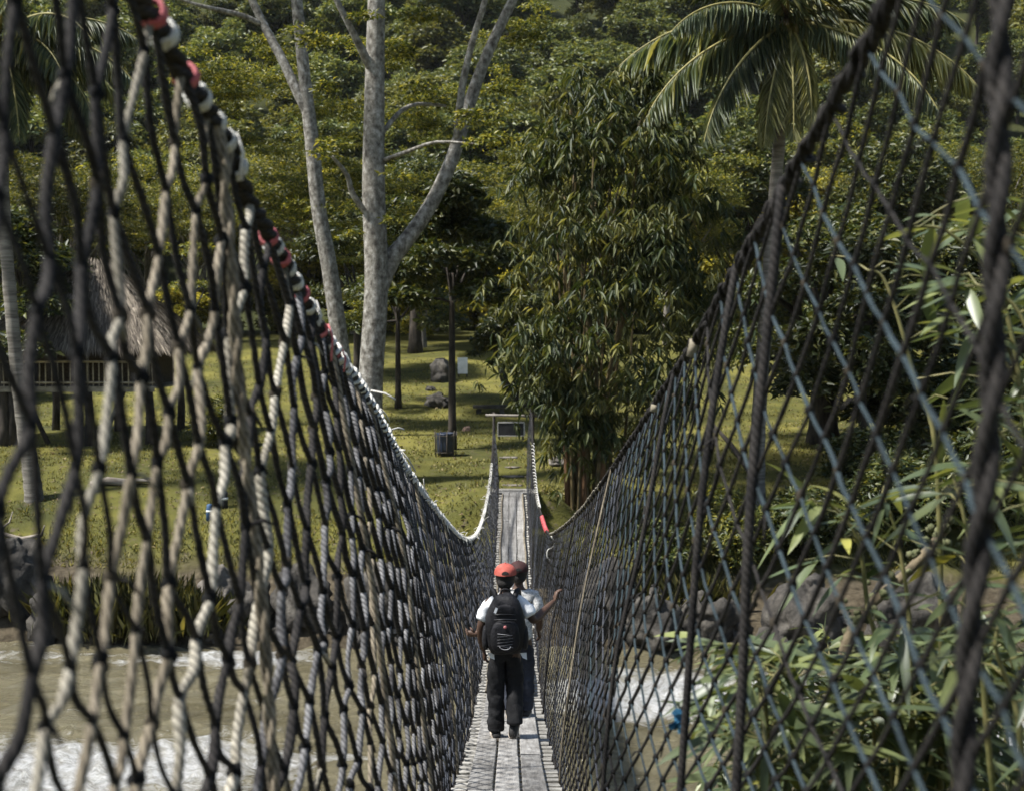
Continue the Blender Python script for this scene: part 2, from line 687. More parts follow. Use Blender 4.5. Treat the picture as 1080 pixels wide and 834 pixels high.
def catmull(P, sub):
    out = []
    for i in range(len(P) - 1):
        p0, p1, p2, p3 = P[max(i - 1, 0)], P[i], P[i + 1], P[min(i + 2, len(P) - 1)]
        for k in range(sub):
            t = k / sub
            out.append(.5 * ((2 * p1) + (p2 - p0) * t + (2 * p0 - 5 * p1 + 4 * p2 - p3) * t * t + (3 * p1 - p0 - 3 * p2 + p3) * t ** 3))
    out.append(P[-1])
    return out


ROWS = {-1: 15, 1: 27}
POW = {-1: 1.2, 1: 1.5}
STEPS = {}
for sd in (-1, 1):
    ys_, y = [], -.9
    while y < YEND:
        ys_.append(y)
        y += min(.052 + .021 * max(y, 0), .125) if sd < 0 else min(.070 + .025 * max(y, 0), .145)
    STEPS[sd] = ys_


def make_net(sd):
    mb = MB()
    rnd = random.Random(5 + sd)
    NR, YS = ROWS[sd], STEPS[sd]
    nmax = len(YS) - 1
    jit = {}

    def node(i, t):
        if (i, t) not in jit:
            q = 1 if sd < 0 else .22
            q *= lerp(1, .45, smooth(3.6, 5, YS[i]))
            jit[(i, t)] = (rnd.gauss(0, .16) * q, rnd.gauss(0, .2 / NR) * q, rnd.gauss(0, .007) * q)
        a, b, c = jit[(i, t)]
        k = 0 if t in (0, NR) else 1
        st = (YS[min(i + 1, nmax)] - YS[max(i - 1, 0)]) / 2
        v = (t / NR) ** POW[sd]
        p = net_pt(sd, YS[i] + a * k * st, v + b * k)
        p.x += c * k
        return p
    for fam in (0, 1):            # 0 leans towards the near end going up, 1 away
        for k in range(-NR, nmax + NR + 1):
            if (k % 2):
                continue
            P = []
            for t in range(NR + 1):
                i = k - t if fam == 0 else k + t
                if 0 <= i <= nmax:
                    P.append(node(i, t))
            if len(P) < 3:
                continue
            ym = min(p.y for p in P)
            ya = sum(p.y for p in P) / len(P)
            f1 = smooth(1.0, 3.4, ya)
            f2 = smooth(5, 12, ya)
            if sd < 0:
                r = lerp((.0048, .0074)[fam], (.0080, .0116)[fam], f1) 
                r *= lerp(1, (1.50, .92)[fam], smooth(3.8, 5, ya))
            else:
                r = lerp((.0048, .0040)[fam], (.0060, .0046)[fam], f1)
            r *= lerp(1, .62, f2) * rnd.uniform(.85, 1.15)
            Q = [P[0]]
            lump = rnd.random() * 9
            for a, b in zip(P, P[1:]):        # slack between knots
                q = 1 if sd < 0 else .3
                m = (a + b) / 2 + Vector((rnd.gauss(0, .005) * q, rnd.gauss(0, .006) * q, (-.005 - .006 * rnd.random()) * q))
                Q += [m, b]
            if sd < 0:
                if ya > 7.6 + rnd.gauss(0, .7):
                    mi = 5 if rnd.random() < .72 else 1
                else:
                    pale = (0 if rnd.random() < .8 else 4) if ya < 3.7 + rnd.gauss(0, .5) else 6
                    mi = (pale if rnd.random() < .84 else 1) if fam else 1
            else:
                mi = (2 if rnd.random() < .8 else 1) if fam else 1
                if ya > 6.5 + rnd.gauss(0, .8):
                    mi = 5 if rnd.random() < .6 else 1
            if ym < 3.6:
                C = catmull(Q, 9 if sd < 0 else 5)
                mb.tube(C, [r * (1 + .22 * noise.noise((q * .11, lump, k * .7))) * rnd.uniform(.93, 1.07) for q, _ in enumerate(C)], 10 if sd < 0 else 7, mi, True, 3 if sd < 0 else 0, .34, .07)
            elif ym < 9:
                C = catmull(Q, 2)
                mb.tube(C, r, 6, mi)
            else:
                mb.tube(Q, r, 4, mi, False)
    for (i, t) in list(jit):
        if 0 < t < NR:
            p = node(i, t)
            rr = (.0165 if sd < 0 else .0115) * lerp(.62, 1, smooth(1, 3.2, p.y)) * lerp(1, .6, smooth(5, 12, p.y)) * rnd.uniform(.8, 1.25)
            near = p.y < 6
            mb.blob(p, rr, 1 if rnd.random() < .85 else 4, 8 if near else 4, 6 if near else 3, (.9, .9, 1.25), .5 if near else .2, i * 3.1 + t)
            if 1.2 < p.y < 8 and rnd.random() < (.30 if sd < 0 else .10):      # loose tails left by the knots
                d = Vector((rnd.gauss(-sd * .4, .5), rnd.gauss(0, .6), rnd.gauss(-.8, .5))).normalized() * rnd.uniform(.03, .075)
                mb.tube([p, p + d * .55 + Vector((0, 0, .006)), p + d + Vector((0, 0, -.012))], [rr * .38, rr * .34, rr * .20], 5, (0 if rnd.random() < .4 else 1) if sd < 0 else 1)
    return mb.build('side_net', [R_LT, R_DK, R_BL, R_WH, R_TN, R_DB, R_GY], bridge)


net_l = make_net(-1)
net_l['label'] = 'left net of thick weathered tan and dark rope'
net_r = make_net(1)
net_r['label'] = 'right net of dark knotted cord crossed by blue-grey cord'


def helix(path, R, pitch, r, n_per=9, phase=0, jit=0):
    """points of a cord wound round a path"""
    out = []
    L = 0
    up = Vector((0, 0, 1))
    dense = []
    for a, b in zip(path, path[1:]):
        m = max(1, int((b - a).length / (pitch / n_per)))
        for k in range(m):
            dense.append(lerp(a, b, k / m))
    dense.append(path[-1])
    for i, p in enumerate(dense):
        t = (dense[min(i + 1, len(dense) - 1)] - dense[max(i - 1, 0)]).normalized()
        s = t.cross(up).normalized()
        u = s.cross(t)
        if i:
            L += (p - dense[i - 1]).length
        a = phase + 2 * PI * L / pitch
        rr = R * (1 + (random.uniform(-jit, jit) if jit else 0))
        out.append(p + s * math.cos(a) * rr + u * math.sin(a) * rr)
    return out


def band(path, R, r, turns=3):
    L = sum((b - a).length for a, b in zip(path, path[1:]))
    return helix(path, R, L / turns, r, 12, random.random() * 6, .08)


def rope_seg(sd, a, b, n=6):
    return [rope_at(sd, lerp(a, b, k / n)) for k in range(n + 1)]


for sd in (-1, 1):
    ys = [-.9 + k * .12 for k in range(int((YEND + .9) / .12) + 1)] + [YEND]
    path = [rope_at(sd, y) + Vector((random.gauss(0, .004), 0, random.gauss(0, .006))) for y in ys]
    mb = MB()
    R0 = [lerp(.026, .017, smooth(3, 10, y)) for y in ys]
    near = [k for k, y in enumerate(ys) if y < 6]
    # three dark strands laid together, then the lighter whipping cord where the photo shows it
    for ph in range(3):
        pts = helix(path, .013 if sd < 0 else .0095, .26, .01, 14, ph * 2 * PI / 3, .12)
        mb.tube(pts, .013 if sd < 0 else .0105, 7, 0, True)
    hr = mb.build('hand_rope', [R_DK], bridge)
    if sd < 0:
        hr['label'] = 'left hand rope wound with white cord and pink ties'
        w = MB()
        w.tube(helix([rope_at(sd, 4.7 + k * .1) for k in range(int((31.5 - 4.7) / .1))], .027, .13, .009, 9, 0, .2), .010, 5, 0)
        w.tube(helix([rope_at(sd, 7.5 + k * .1) for k in range(int((27 - 7.5) / .1))], .026, .21, .009, 9, 2, .3), .009, 5, 0)
        for k in range(190):       # frayed ends of the whipping
            y = random.uniform(6, 30)
            p = rope_at(sd, y) + Vector((random.gauss(0, .02), 0, random.gauss(0, .02)))
            d = Vector((random.gauss(0, .05), random.gauss(0, .06), random.gauss(-.02, .05)))
            w.tube([p, p + d * .6 + Vector((0, 0, .012)), p + d], .005, 4, 0)
        w.build('whipping_cord', [R_WH], hr)
        for px, mi in ((166, 1), (178, 0), (200, 1), (213, 0), (229, 0), (240, 0), (252, 0), (284, 1), (290, 0), (297, 1), (303, 0),
                       (311, 0), (318, 1), (325, 0), (331, 0), (338, 1), (345, 0), (352, 1), (357, 0)):
            yy = F * .72 / abs(px - 540)
            ln = .026 if mi else .03
            b_ = MB()
            b_.tube(band(rope_seg(sd, yy - ln / 2, yy + ln / 2), .026, .01, 3), .0062, 6, 0)
            if random.random() < .35:
                p = rope_at(sd, yy)
                b_.tube([p + Vector((.03, 0, .02)), p + Vector((.05, -.02, -.03)), p + Vector((.045, -.03, -.05 - .09 * random.random()))], .004, 5, 0)
            lo = b_.build('lashing', [R_PK if mi else R_WH], hr)
            lo['label'] = 'pink cord lashing' if mi else 'white cord lashing'
    else:
        hr['label'] = 'dark right hand rope with red tape and pale tags'
        w = MB()
        w.tube(helix([rope_at(sd, 1.5 + k * .1) for k in range(int((19 - 1.5) / .1))], .021, .15, .009, 9, 0, .25), .008, 5, 0)
        w.build('whipping_cord', [R_DK], hr)
        w = MB()
        w.tube(helix([rope_at(sd, 9.5 + k * .1) for k in range(int((20 - 9.5) / .1))], .028, .33, .009, 9, 0, .2), .007, 5, 0)
        w.build('thin_cord', [R_LT], hr)
        w = MB()
        w.tube(band(rope_seg(sd, 21.2, 23.4, 20), .026, .01, 22), .016, 6, 0)
        w.build('tape_wrap', [R_RD], hr)
        w = MB()
        w.tube(helix([rope_at(sd, 24.7 + k * .1) for k in range(int((29.5 - 24.7) / .1))], .028, .2, .009, 9, 0, .2), .010, 5, 0)
        w.build('whipping_cord', [R_WH], hr)
        for yy, ln in ((F * .72 / 196, .07), (F * .72 / 155, .035)):
            p = rope_at(sd, yy)
            b_ = MB()
            b_.box(p + Vector((-.02, 0, -.035)), (.035, .018, ln), Matrix.Rotation(.2, 3, 'Y'), 0, .003)
            b_.build('tag', [surf('pale_wood', (.15, .13, .09), (.26, .23, .17), 25, .8, .2)], hr)
        w = MB()                  # loose curl of cord hanging under the red tape
        p = rope_at(sd, 19.0) + Vector((-.03, -.05, -.02))
        w.tube(catmull([p, p + Vector((.05, 0, -.10)), p + Vector((.02, 0, -.18)), p + Vector((-.05, 0, -.22)), p + Vector((-.06, 0, -.32)), p + Vector((.0, 0, -.40))], 4), .011, 5, 0)
        w.build('loose_cord', [R_WH], hr)

# upright suspenders tying hand rope to deck
SUSP = [(-1, 3.0, .0155, 0), (-1, 4.8, .012, 4), (-1, 6.1, .011, 4), (-1, 8.9, .014, 4), (-1, 12.5, .011, 4), (-1, 17.0, .011, 1),
        (1, 1.75, .017, 1), (1, 3.25, .013, 1), (1, 3.9, .012, 1), (1, 8.6, .008, 4), (1, 5.4, .010, 1), (1, 13.0, .010, 1)]
for sd, y, r, mi in SUSP:
    mb = MB()
    dy = .0 if sd < 0 else .12
    P = [net_pt(sd, y + dy * (1 - k / 14) * -1, k / 14) + Vector((-sd * .012, 0, 0)) for k in range(15)]
    if r > .0145:
        C = catmull(P, 16)
        for ph in (0, PI):
            H = []
            for q, p in enumerate(C):
                a = ph + q * .22
                H.append(p + Vector((math.cos(a), math.sin(a), 0)) * r * .5)
            mb.tube(H, r * .62, 9, 0, True, 3, .3, .1)
    else:
        C = catmull(P, 4)
        mb.tube(C, r, 7, 0)
        mb.tube([p + Vector((.0, .03, 0)) for p in C], r * .7, 6, 0)
    o = mb.build('suspender', [[R_LT, R_DK, R_BL, R_WH, R_TN][mi if not (sd < 0 and r > .0145) else 4]], bridge)

# deck
deck = bpy.data.objects.new('deck', None)
COL.objects.link(deck)
deck.parent = bridge
def plank_mat():
    m, nt, out = new_mat('weathered_plank')
    L = nt.links.new
    tc = nd(nt, 'ShaderNodeTexCoord')
    g = nd(nt, 'ShaderNodeNewGeometry')
    oi = nd(nt, 'ShaderNodeObjectInfo')
    mp = nd(nt, 'ShaderNodeMapping')
    mp.inputs['Scale'].default_value = (26, 1.6, 8)
    L(tc.outputs['Object'], mp.inputs[0])
    n = nd(nt, 'ShaderNodeTexNoise', Scale=1, Detail=8, Roughness=.7, Distortion=.4)
    L(mp.outputs[0], n.inputs['Vector'])
    n2 = nd(nt, 'ShaderNodeTexNoise', Scale=2.2, Detail=5, Roughness=.6)
    L(tc.outputs['Object'], n2.inputs['Vector'])
    ad = nd(nt, 'ShaderNodeMath', operation='MULTIPLY_ADD')
    ad.inputs[1].default_value = .55
    L(n2.outputs['Fac'], ad.inputs[0])
    L(n.outputs['Fac'], ad.inputs[2])
    r = ramp(nt, ad.outputs[0], [(.50, (.075, .07, .062)), (.72, (.21, .20, .185)), (.95, (.33, .32, .30))])
    hs = nd(nt, 'ShaderNodeHueSaturation')
    mr = nd(nt, 'ShaderNodeMapRange')
    mr.inputs['To Min'].default_value = .70
    mr.inputs['To Max'].default_value = 1.2
    L(oi.outputs['Random'], mr.inputs['Value'])
    L(mr.outputs[0], hs.inputs['Value'])
    L(r.outputs[0], hs.inputs['Color'])
    p = nd(nt, 'ShaderNodeBsdfPrincipled', Roughness=.8)
    p.inputs['Specular IOR Level'].default_value = .25
    L(hs.outputs[0], p.inputs['Base Color'])
    b = nd(nt, 'ShaderNodeBump', Strength=.6, Distance=.006)
    L(n.outputs['Fac'], b.inputs['Height'])
    L(b.outputs[0], p.inputs['Normal'])
    L(p.outputs[0], out.inputs[0])
    return m


PLANK = plank_mat()
SLATM = surf('bamboo_slat', (.18, .17, .15), (.36, .345, .31), 9, .75, .3)


def slope_rot(Y):
    s = (deckz(Y + .05) - deckz(Y - .05)) / .1
    return Matrix.Rotation(math.atan(s), 3, 'X')


def plank(xc, w, y0, y1, th=.03, lift=0):
    """a board that follows the sag, bevelled by a chamfered cross-section"""
    mb = MB()
    ys = [lerp(y0, y1, k / 4) for k in range(5)]
    sec = [(-w / 2, 0), (-w / 2, th - .006), (-w / 2 + .006, th), (w / 2 - .006, th), (w / 2, th - .006), (w / 2, 0)]
    tilt = random.gauss(0, .012)
    cup = random.gauss(0, .003)
    b0 = 0
    for k, y in enumerate(ys):
        for (sx, sz) in sec:
            e = random.gauss(0, .0015) if k in (0, 4) else 0
            mb.v.append(Vector((cx(y) + xc + sx, y + e, deckz(y) + .012 + lift + sz + sx * tilt + cup * (k in (0, 4)))))
    n = len(sec)
    for k in range(4):
        for j in range(n):
            j2 = (j + 1) % n
            mb.f.append((k * n + j, k * n + j2, (k + 1) * n + j2, (k + 1) * n + j))
            mb.uv += [(0, 0)] * 4
            mb.mi.append(0)
    for k in (0, 4):
        fc = tuple(k * n + j for j in range(n))
        mb.f.append(fc[::-1] if k == 0 else fc)
        mb.uv += [(0, 0)] * n
        mb.mi.append(0)
    return mb


rp = random.Random(3)
col_y = [-.9, -.3, -.6]
PW = .172
for c in range(3):
    y = col_y[c]
    xc = (c - 1) * (PW + .012)
    while y < 32.3:
        ln = rp.uniform(1.9, 3.0)
        y1 = min(y + ln, 32.5)
        mb = plank(xc + rp.gauss(0, .004), PW + rp.uniform(-.012, .004), y + .008, y1 - .008, .03, rp.uniform(0, .006))
        mb.build('plank', [PLANK], deck, False)
        y = y1
# cross slats whose ends show on both sides of the boards
k = 0
rest = MB()
y = -.8
while y < 32.4:
    mb = MB() if k < 96 else rest
    w = rp.uniform(.11, .17)
    R = slope_rot(y)
    mb.box((cx(y) + rp.gauss(0, .006), y, deckz(y) - .004), (2 * HALF + rp.uniform(-.03, .03), w, .024), R, 0, .004)
    if k < 96:
        mb.build('cross_slat', [SLATM], deck, False)
    y += .235
    k += 1
o = rest.build('cross_slat', [SLATM], deck, False)
o['kind'] = 'stuff'
# stringer ropes under and beside the deck
for sd in (-1, 1):
    mb = MB()
    mb.tube([Vector((cx(y) + sd * (HALF + .01), y, deckz(y) - .03)) for y in np.arange(-.9, 32.6, .4)], .022, 8, 0)
    mb.build('deck_cable', [R_DK], deck)
    mb = MB()
    P = [Vector((cx(y) + sd * (.27 + .012 * math.sin(y * 1.7 + sd)), y, deckz(y) + .065)) for y in np.arange(14, 32.4, .25)]
    mb.tube(P, .020, 7, 0)
    mb.build('edge_rope', [R_TN], deck)
mb = MB()
mb.box((cx(32.6), 32.62, deckz(32.5) + .02), (.86, .22, .05), None, 0, .004)
mb.box((cx(32.6), 32.9, deckz(32.5) + .03), (.84, .22, .05), None, 0, .004)
mb.build('threshold_plank', [PLANK], deck, False)
mb = MB()
gz = ground(0, 33.6)
mb.box((cx(33), 33.45, (deckz(32.5) - .03 + gz - 1.6) / 2), (1.35, .9, deckz(32.5) - .03 - gz + 1.6), None, 0, .01)
mb.build('abutment', [surf('old_concrete', (.12, .115, .10), (.27, .26, .23), 3, .9, .4)], bridge, False)
# far gate frame the ropes are tied to
DARKW = surf('dark_timber', (.03, .026, .022), (.085, .07, .055), 9, .85, .4, stretch=(1, 1, .2))
for px in (521, 562):
    p = at(px, 437, 33.95)
    mb = MB()
    mb.tube([Vector((p.x, p.y, ground(p.x, p.y) - .4)), Vector((p.x, p.y, lerp(p.z, 3, .3))), Vector((p.x, p.y, p.z + .06))], [.05, .045, .04], 10, 0)
    mb.build('gate_post', [DARKW], bridge)
a, b = at(512, 437.5, 33.87), at(577, 439, 33.87)
mb = MB()
mb.tube([a, lerp(a, b, .5), b], [.034, .038, .034], 10, 0)
mb.build('crossbar', [surf('grey_pole', (.10, .09, .08), (.22, .20, .17), 6, .8, .3)], bridge)

# blue rag tied to the right net
rr_ = ray(722, 765)


def off_ray(q):
    return math.hypot(q.x / q.y - rr_.x / rr_.y, (q.z - CZ) / q.y - rr_.z / rr_.y)


best = min((off_ray(net_pt(1, yy, vv)), yy, vv) for yy in np.arange(1.5, 6, .05) for vv in np.arange(.02, 1, .03))
pp = net_pt(1, best[1], best[2])
mb = MB()
for k in range(14):
    d = Vector((random.gauss(-.3, .6), random.gauss(0, .6), random.gauss(0, .8))).normalized()
    s = d.cross(Vector((.3, .8, .2))).normalized() * .012
    q = pp + d * .012
    e = pp + d * random.uniform(.03, .055)
    mb.poly([q - s, q + s, e + s * .8, e - s * .5])
mb.blob(pp, .02, 0, 8, 6, (1, 1, 1), .8, 2)
o = mb.build('cloth_rag', [surf('blue_cloth', (.012, .07, .14), (.03, .15, .26), 40, .8, .4)], None, True, pp)
tag(o, 'small blue rag knotted onto the right net above the bamboo leaves', 'rag')

# ================================================================== VEGETATION
BARK_PALE = surf('pale_mottled_bark', (.060, .052, .042), (.21, .195, .165), 6.5, .88, .8, c3=(.40, .385, .35), stretch=(1, 1, .8), bscale=24, dist=.05)
BARK_GREY = surf('grey_bark', (.075, .066, .055), (.20, .18, .15), 7, .9, .6, stretch=(1, 1, .35), dist=.03)
BARK_DARK = surf('dark_bark', (.018, .015, .012), (.062, .05, .038), 8, .9, .6, stretch=(1, 1, .3), dist=.03)
PALM_BARK = surf('palm_bark', (.085, .075, .06), (.24, .22, .185), 2.5, .9, .7, stretch=(.5, .5, 5), dist=.04)
BAMB = surf('bamboo_culm', (.05, .04, .018), (.16, .115, .05), 3, .6, .2)

LF_DARK = leaf_mat('leaf_dark', [(0, (.016, .026, .008)), (.6, (.040, .052, .014)), (1, (.11, .11, .028))], .28)
LF_MID = leaf_mat('leaf_mid', [(0, (.028, .040, .011)), (.5, (.070, .084, .019)), (1, (.23, .215, .048))], .40)
LF_SUNLIT = leaf_mat('leaf_sunlit_yellow', [(0, (.075, .085, .018)), (.5, (.185, .185, .036)), (1, (.44, .39, .085))], .48)  # glow of sun through the leaves is put into this yellow
LF_BLUE = leaf_mat('leaf_hill', [(0, (.040, .060, .022)), (.5, (.085, .108, .036)), (1, (.18, .185, .055))], .28)
LF_HILLY = leaf_mat('leaf_hill_pale', [(0, (.05, .062, .022)), (.5, (.095, .105, .034)), (1, (.17, .165, .05))], .3)
LF_BAM = leaf_mat('leaf_bamboo', [(0, (.018, .030, .011)), (.55, (.045, .062, .021)), (1, (.15, .155, .058))], .25, .5, spec=.25)
LF_FGB = leaf_mat('leaf_bamboo_near', [(0, (.042, .062, .028)), (.60, (.10, .125, .056)), (.95, (.17, .19, .068)), (1, (.30, .28, .06))], .30, .42, spec=.55)
LF_PALM = leaf_mat('leaf_palm', [(0, (.042, .060, .030)), (.6, (.095, .12, .058)), (1, (.24, .235, .10))], .3, .5, spec=.35)
LF_PALMY = leaf_mat('leaf_palm_yellow', [(0, (.10, .11, .04)), (.6, (.19, .19, .07)), (1, (.36, .34, .16))], .35, .5, spec=.35)
LF_DRY = leaf_mat('leaf_palm_dry', [(0, (.10, .06, .025)), (1, (.24, .16, .07))], .2, .7)


def cloud(centres, radii, n, ln, droop=.0, flat=1.0, wr=.42, shell=.55, up=.6):
    """n leaves shared over ellipsoid clumps, more of them towards the skin of each clump"""
    C = np.asarray(centres, float)
    R = np.asarray(radii, float)
    w = R ** 2
    k = RNG.choice(len(C), n, p=w / w.sum())
    d = rnd_dir(n)
    d[:, 2] = np.where(d[:, 2] < -.3, -d[:, 2] * .7, d[:, 2])
    rad = R[k][:, None] * (shell + (1 - shell) * RNG.random((n, 1)) ** .6) * RNG.uniform(.75, 1.18, (n, 1))
    P = C[k] + d * rad * np.array([1, 1, flat])
    D = d * .6 + rnd_dir(n) * .8
    D[:, 2] = D[:, 2] * .5 - droop
    N = rnd_dir(n) * .7 + np.array([0, 0, up]) + d * .5
    L = ln * RNG.uniform(.6, 1.3, n)
    return leaves(P, D, N, L, L * wr)


def limb_pts(a, b, bend=.12, k=6):
    a, b = Vector(a), Vector(b)
    m = (b - a).length * bend
    o1 = Vector((random.gauss(0, m), random.gauss(0, m), random.uniform(0, m)))
    return [a + (b - a) * (i / k) + o1 * math.sin(PI * i / k) for i in range(k + 1)]


def tree(name, label, cat, loc, H, cr, tr, n, ln, leafm, bark, base=.35, flat=.75, ncl=34, group=None, droop=.1, wr=.42, clr=.30, shape='round'):
    t = thing(name, label, cat, loc, random.uniform(0, 6.28), group)
    lean = Vector((random.gauss(0, .03) * H, random.gauss(0, .03) * H, 0))
    top = lean + Vector((0, 0, H * .72))
    tm = MB()
    P = [Vector((0, 0, -.5))] + [lean * (k / 7) ** 1.3 + Vector((random.gauss(0, .012) * H * .3, random.gauss(0, .012) * H * .3, H * .72 * k / 7)) for k in range(8)]
    R = [tr * 1.35, tr * 1.15] + [tr * (1 - .10 * k) for k in range(1, 8)]
    tm.tube(P, R, 10, 0)
    cs, rs = [], []
    zc = H * (base + 1) / 2
    hz = H * (1 - base) / 2
    for k in range(ncl):
        u = rnd_dir(1)[0]
        q = random.random() ** .45
        f = 1.0
        if shape == 'cone':
            f = 1 - .55 * max(0, u[2])
        c = Vector((u[0] * cr * q * f * .82, u[1] * cr * q * f * .82, zc + u[2] * q * hz * .85)) + lean * .8
        cs.append(tuple(c))
        rs.append(cr * clr * random.uniform(.65, 1.35))
        if k < 16:
            i = min(7, max(2, int((c.z / (H * .72)) * 5)))
            tm.tube(limb_pts(P[i], c, .1, 5), [tr * .34 * (1 - .15 * j) for j in range(6)], 5, 0, False)
    tm.build('trunk', [bark], t)
    V, T = cloud(cs, rs, n, ln, droop, flat, wr)
    np_mesh('crown', V, T, leafm, t)
    return t


def placed(o, x, y, s, rz=None, sz=None, sink=.2, label=None):
    o.location = (x, y, ground(x, y) - sink)
    o.rotation_euler = (0, 0, random.uniform(0, 6.28) if rz is None else rz)
    o.scale = (s, s, sz or s)
    if label:
        o['label'] = label
    return o


# prototypes of the wood
KINDS = [
    dict(name='broadleaf_tree', H=14, cr=4.6, tr=.26, n=15000, ln=.42, leafm=LF_DARK, bark=BARK_DARK, base=.30),
    dict(name='broadleaf_tree', H=13, cr=4.4, tr=.24, n=15000, ln=.40, leafm=LF_MID, bark=BARK_GREY, base=.28),
    dict(name='broadleaf_tree', H=11, cr=4.0, tr=.22, n=13000, ln=.40, leafm=LF_SUNLIT, bark=BARK_GREY, base=.22),
    dict(name='feathery_tree', H=13, cr=5.4, tr=.22, n=18000, ln=.26, leafm=LF_MID, bark=BARK_GREY, base=.40, flat=.34, wr=.35, ncl=44),
    dict(name='hill_tree', H=13, cr=5.2, tr=.25, n=9000, ln=.62, leafm=LF_BLUE, bark=BARK_DARK, base=.15),
    dict(name='hill_tree', H=12, cr=5.6, tr=.25, n=9000, ln=.60, leafm=LF_HILLY, bark=BARK_DARK, base=.12),
    dict(name='understorey_bush', H=4.2, cr=2.6, tr=.07, n=6500, ln=.34, leafm=LF_MID, bark=BARK_DARK, base=.02, ncl=26, clr=.34),
    dict(name='understorey_bush', H=3.6, cr=2.4, tr=.06, n=6500, ln=.32, leafm=LF_DARK, bark=BARK_DARK, base=.02, ncl=26, clr=.34),
    dict(name='understorey_bush', H=4.6, cr=2.5, tr=.07, n=6500, ln=.34, leafm=LF_SUNLIT, bark=BARK_DARK, base=.02, ncl=26, clr=.34),
]
LAB = ['dark green broadleaf tree in the wood behind the lawn', 'olive green broadleaf tree in the wood behind the lawn',
       'yellow green broadleaf tree at the edge of the wood, sunlit glow painted into its leaves', 'feathery tree with flat layered sprays behind the lawn',
       'dull green tree on the wooded hillside far behind', 'yellowish tree on the wooded hillside far behind',
       'olive bush growing under the trees at the back of the lawn', 'dark bush growing under the trees at the back of the lawn',
       'yellow green bush under the trees at the back of the lawn, sunlit glow painted into its leaves']
GRP = ['dark trees of the wood', 'olive trees of the wood', 'yellow trees of the wood', 'feathery trees of the wood', 'green hillside trees',
       'yellowish hillside trees', 'olive bushes of the wood edge', 'dark bushes of the wood edge', 'yellow bushes of the wood edge']
CAT = ['tree'] * 6 + ['bush'] * 3
PROTO = {}


def wood(k, x, y, s=1.0, sz=None, **kw):
    if k not in PROTO:
        d = dict(KINDS[k])
        PROTO[k] = tree(d.pop('name'), LAB[k], CAT[k], (0, 0, 0), d.pop('H'), d.pop('cr'), d.pop('tr'), d.pop('n'), d.pop('ln'),
                        d.pop('leafm'), d.pop('bark'), group=GRP[k], **d)
        o = PROTO[k]
    else:
        o = copy_tree(PROTO[k])
    return placed(o, x, y, s, sz=sz, **kw)


wr_ = random.Random(21)
# first rank: trunks at the back edge of the lawn
for x in np.arange(-36, 40, 7.5):
    y = wr_.uniform(74, 82)
    wood(wr_.choice([0, 3, 1, 3]), x + wr_.uniform(-1.5, 1.5), y, wr_.uniform(.85, 1.15))
for x in np.arange(-40, 44, 5.0):
    wood(wr_.choice([2, 2, 1, 3]), x + wr_.uniform(-2, 2), wr_.uniform(86, 94), wr_.uniform(.9, 1.2))
for x in np.arange(-44, 48, 2.4):
    wood(wr_.choice([6, 7, 8, 8, 8]), x + wr_.uniform(-1, 1), wr_.uniform(82, 92), wr_.uniform(.8, 1.4))
for x in np.arange(-52, 56, 6.2):
    wood(wr_.choice([1, 2, 2, 2]), x + wr_.uniform(-2, 2), wr_.uniform(100, 110), wr_.uniform(1.0, 1.3))
for yy, st in ((120, 6.5), (131, 7.0), (143, 7.2), (156, 7.6), (170, 8.0), (186, 8.6), (204, 9.5), (224, 11)):
    hw = yy * .47
    for x in np.arange(-hw, hw, st):
        wood(wr_.choice([4, 4, 5]), x + wr_.uniform(-3, 3), yy + wr_.uniform(-6, 6), wr_.uniform(.8, 1.25))


for k in range(70):      # smaller trees filling the slope
    yy = wr_.uniform(108, 215)
    wood(4 if k % 3 else 5, wr_.uniform(-.46, .46) * yy, yy, wr_.uniform(.45, .75))


def img_limb(mb, rows, Y, n=10, wob=0, sub=3):
    P = catmull([at(px, py, Y + (r[0] if r else 0)) for px, py, w, *r in rows], sub)
    W = [r[2] / 2 / F * Y for r in rows]
    R = []
    for i in range(len(rows) - 1):
        for k in range(sub):
            R.append(lerp(W[i], W[i + 1], k / sub))
    R.append(W[-1])
    mb.tube(P, R, n, 0)
    return P


# the big pale forked tree left of the bridge end
t = thing('forked_tree', 'tall pale mottled tree forking into a thick leaning limb, left of the bridge end', 'tree', on_ground(388, 512))
B = Vector(t.location)
mb = MB()
Y0 = B.y
img_limb(mb, [(385, 530, 40), (388, 470, 31), (391, 400, 26), (397, 300, 25), (394, 200, 24), (395, 100, 21), (397, 0, 18), (399, -110, 12), (396, -220, 6)], Y0, 14)
img_limb(mb, [(398, 312, 19), (412, 275, 20, .3), (430, 252, 17, .5), (455, 215, 16, .8), (478, 165, 15, 1), (495, 110, 14, 1.2), (515, 55, 12, 1.2), (545, -8, 10, 1.2), (575, -70, 6, 1)], Y0, 12)
img_limb(mb, [(482, 150, 9, 1), (487, 95, 8, .7), (498, 45, 7, .4), (513, -5, 6, 0), (520, -60, 4, 0)], Y0)
img_limb(mb, [(394, 80, 9), (384, 58, 9, -.3), (370, 30, 7, -.6), (352, -6, 6, -.8), (335, -50, 4, -1)], Y0)
img_limb(mb, [(390, 230, 7), (372, 205, 6, -.4), (366, 185, 5, -.6), (350, 165, 3, -1)], Y0)
img_limb(mb, [(400, 145, 6), (420, 120, 5, .4), (440, 110, 4, .8), (470, 112, 3, 1.4)], Y0)
img_limb(mb, [(402, 170, 5), (430, 160, 4, -.8), (460, 150, 3, -1.4), (500, 152, 2, -2)], Y0)
mb.v = [v - B for v in mb.v]
mb.build('trunk', [BARK_PALE], t)
cs, rs = [], []
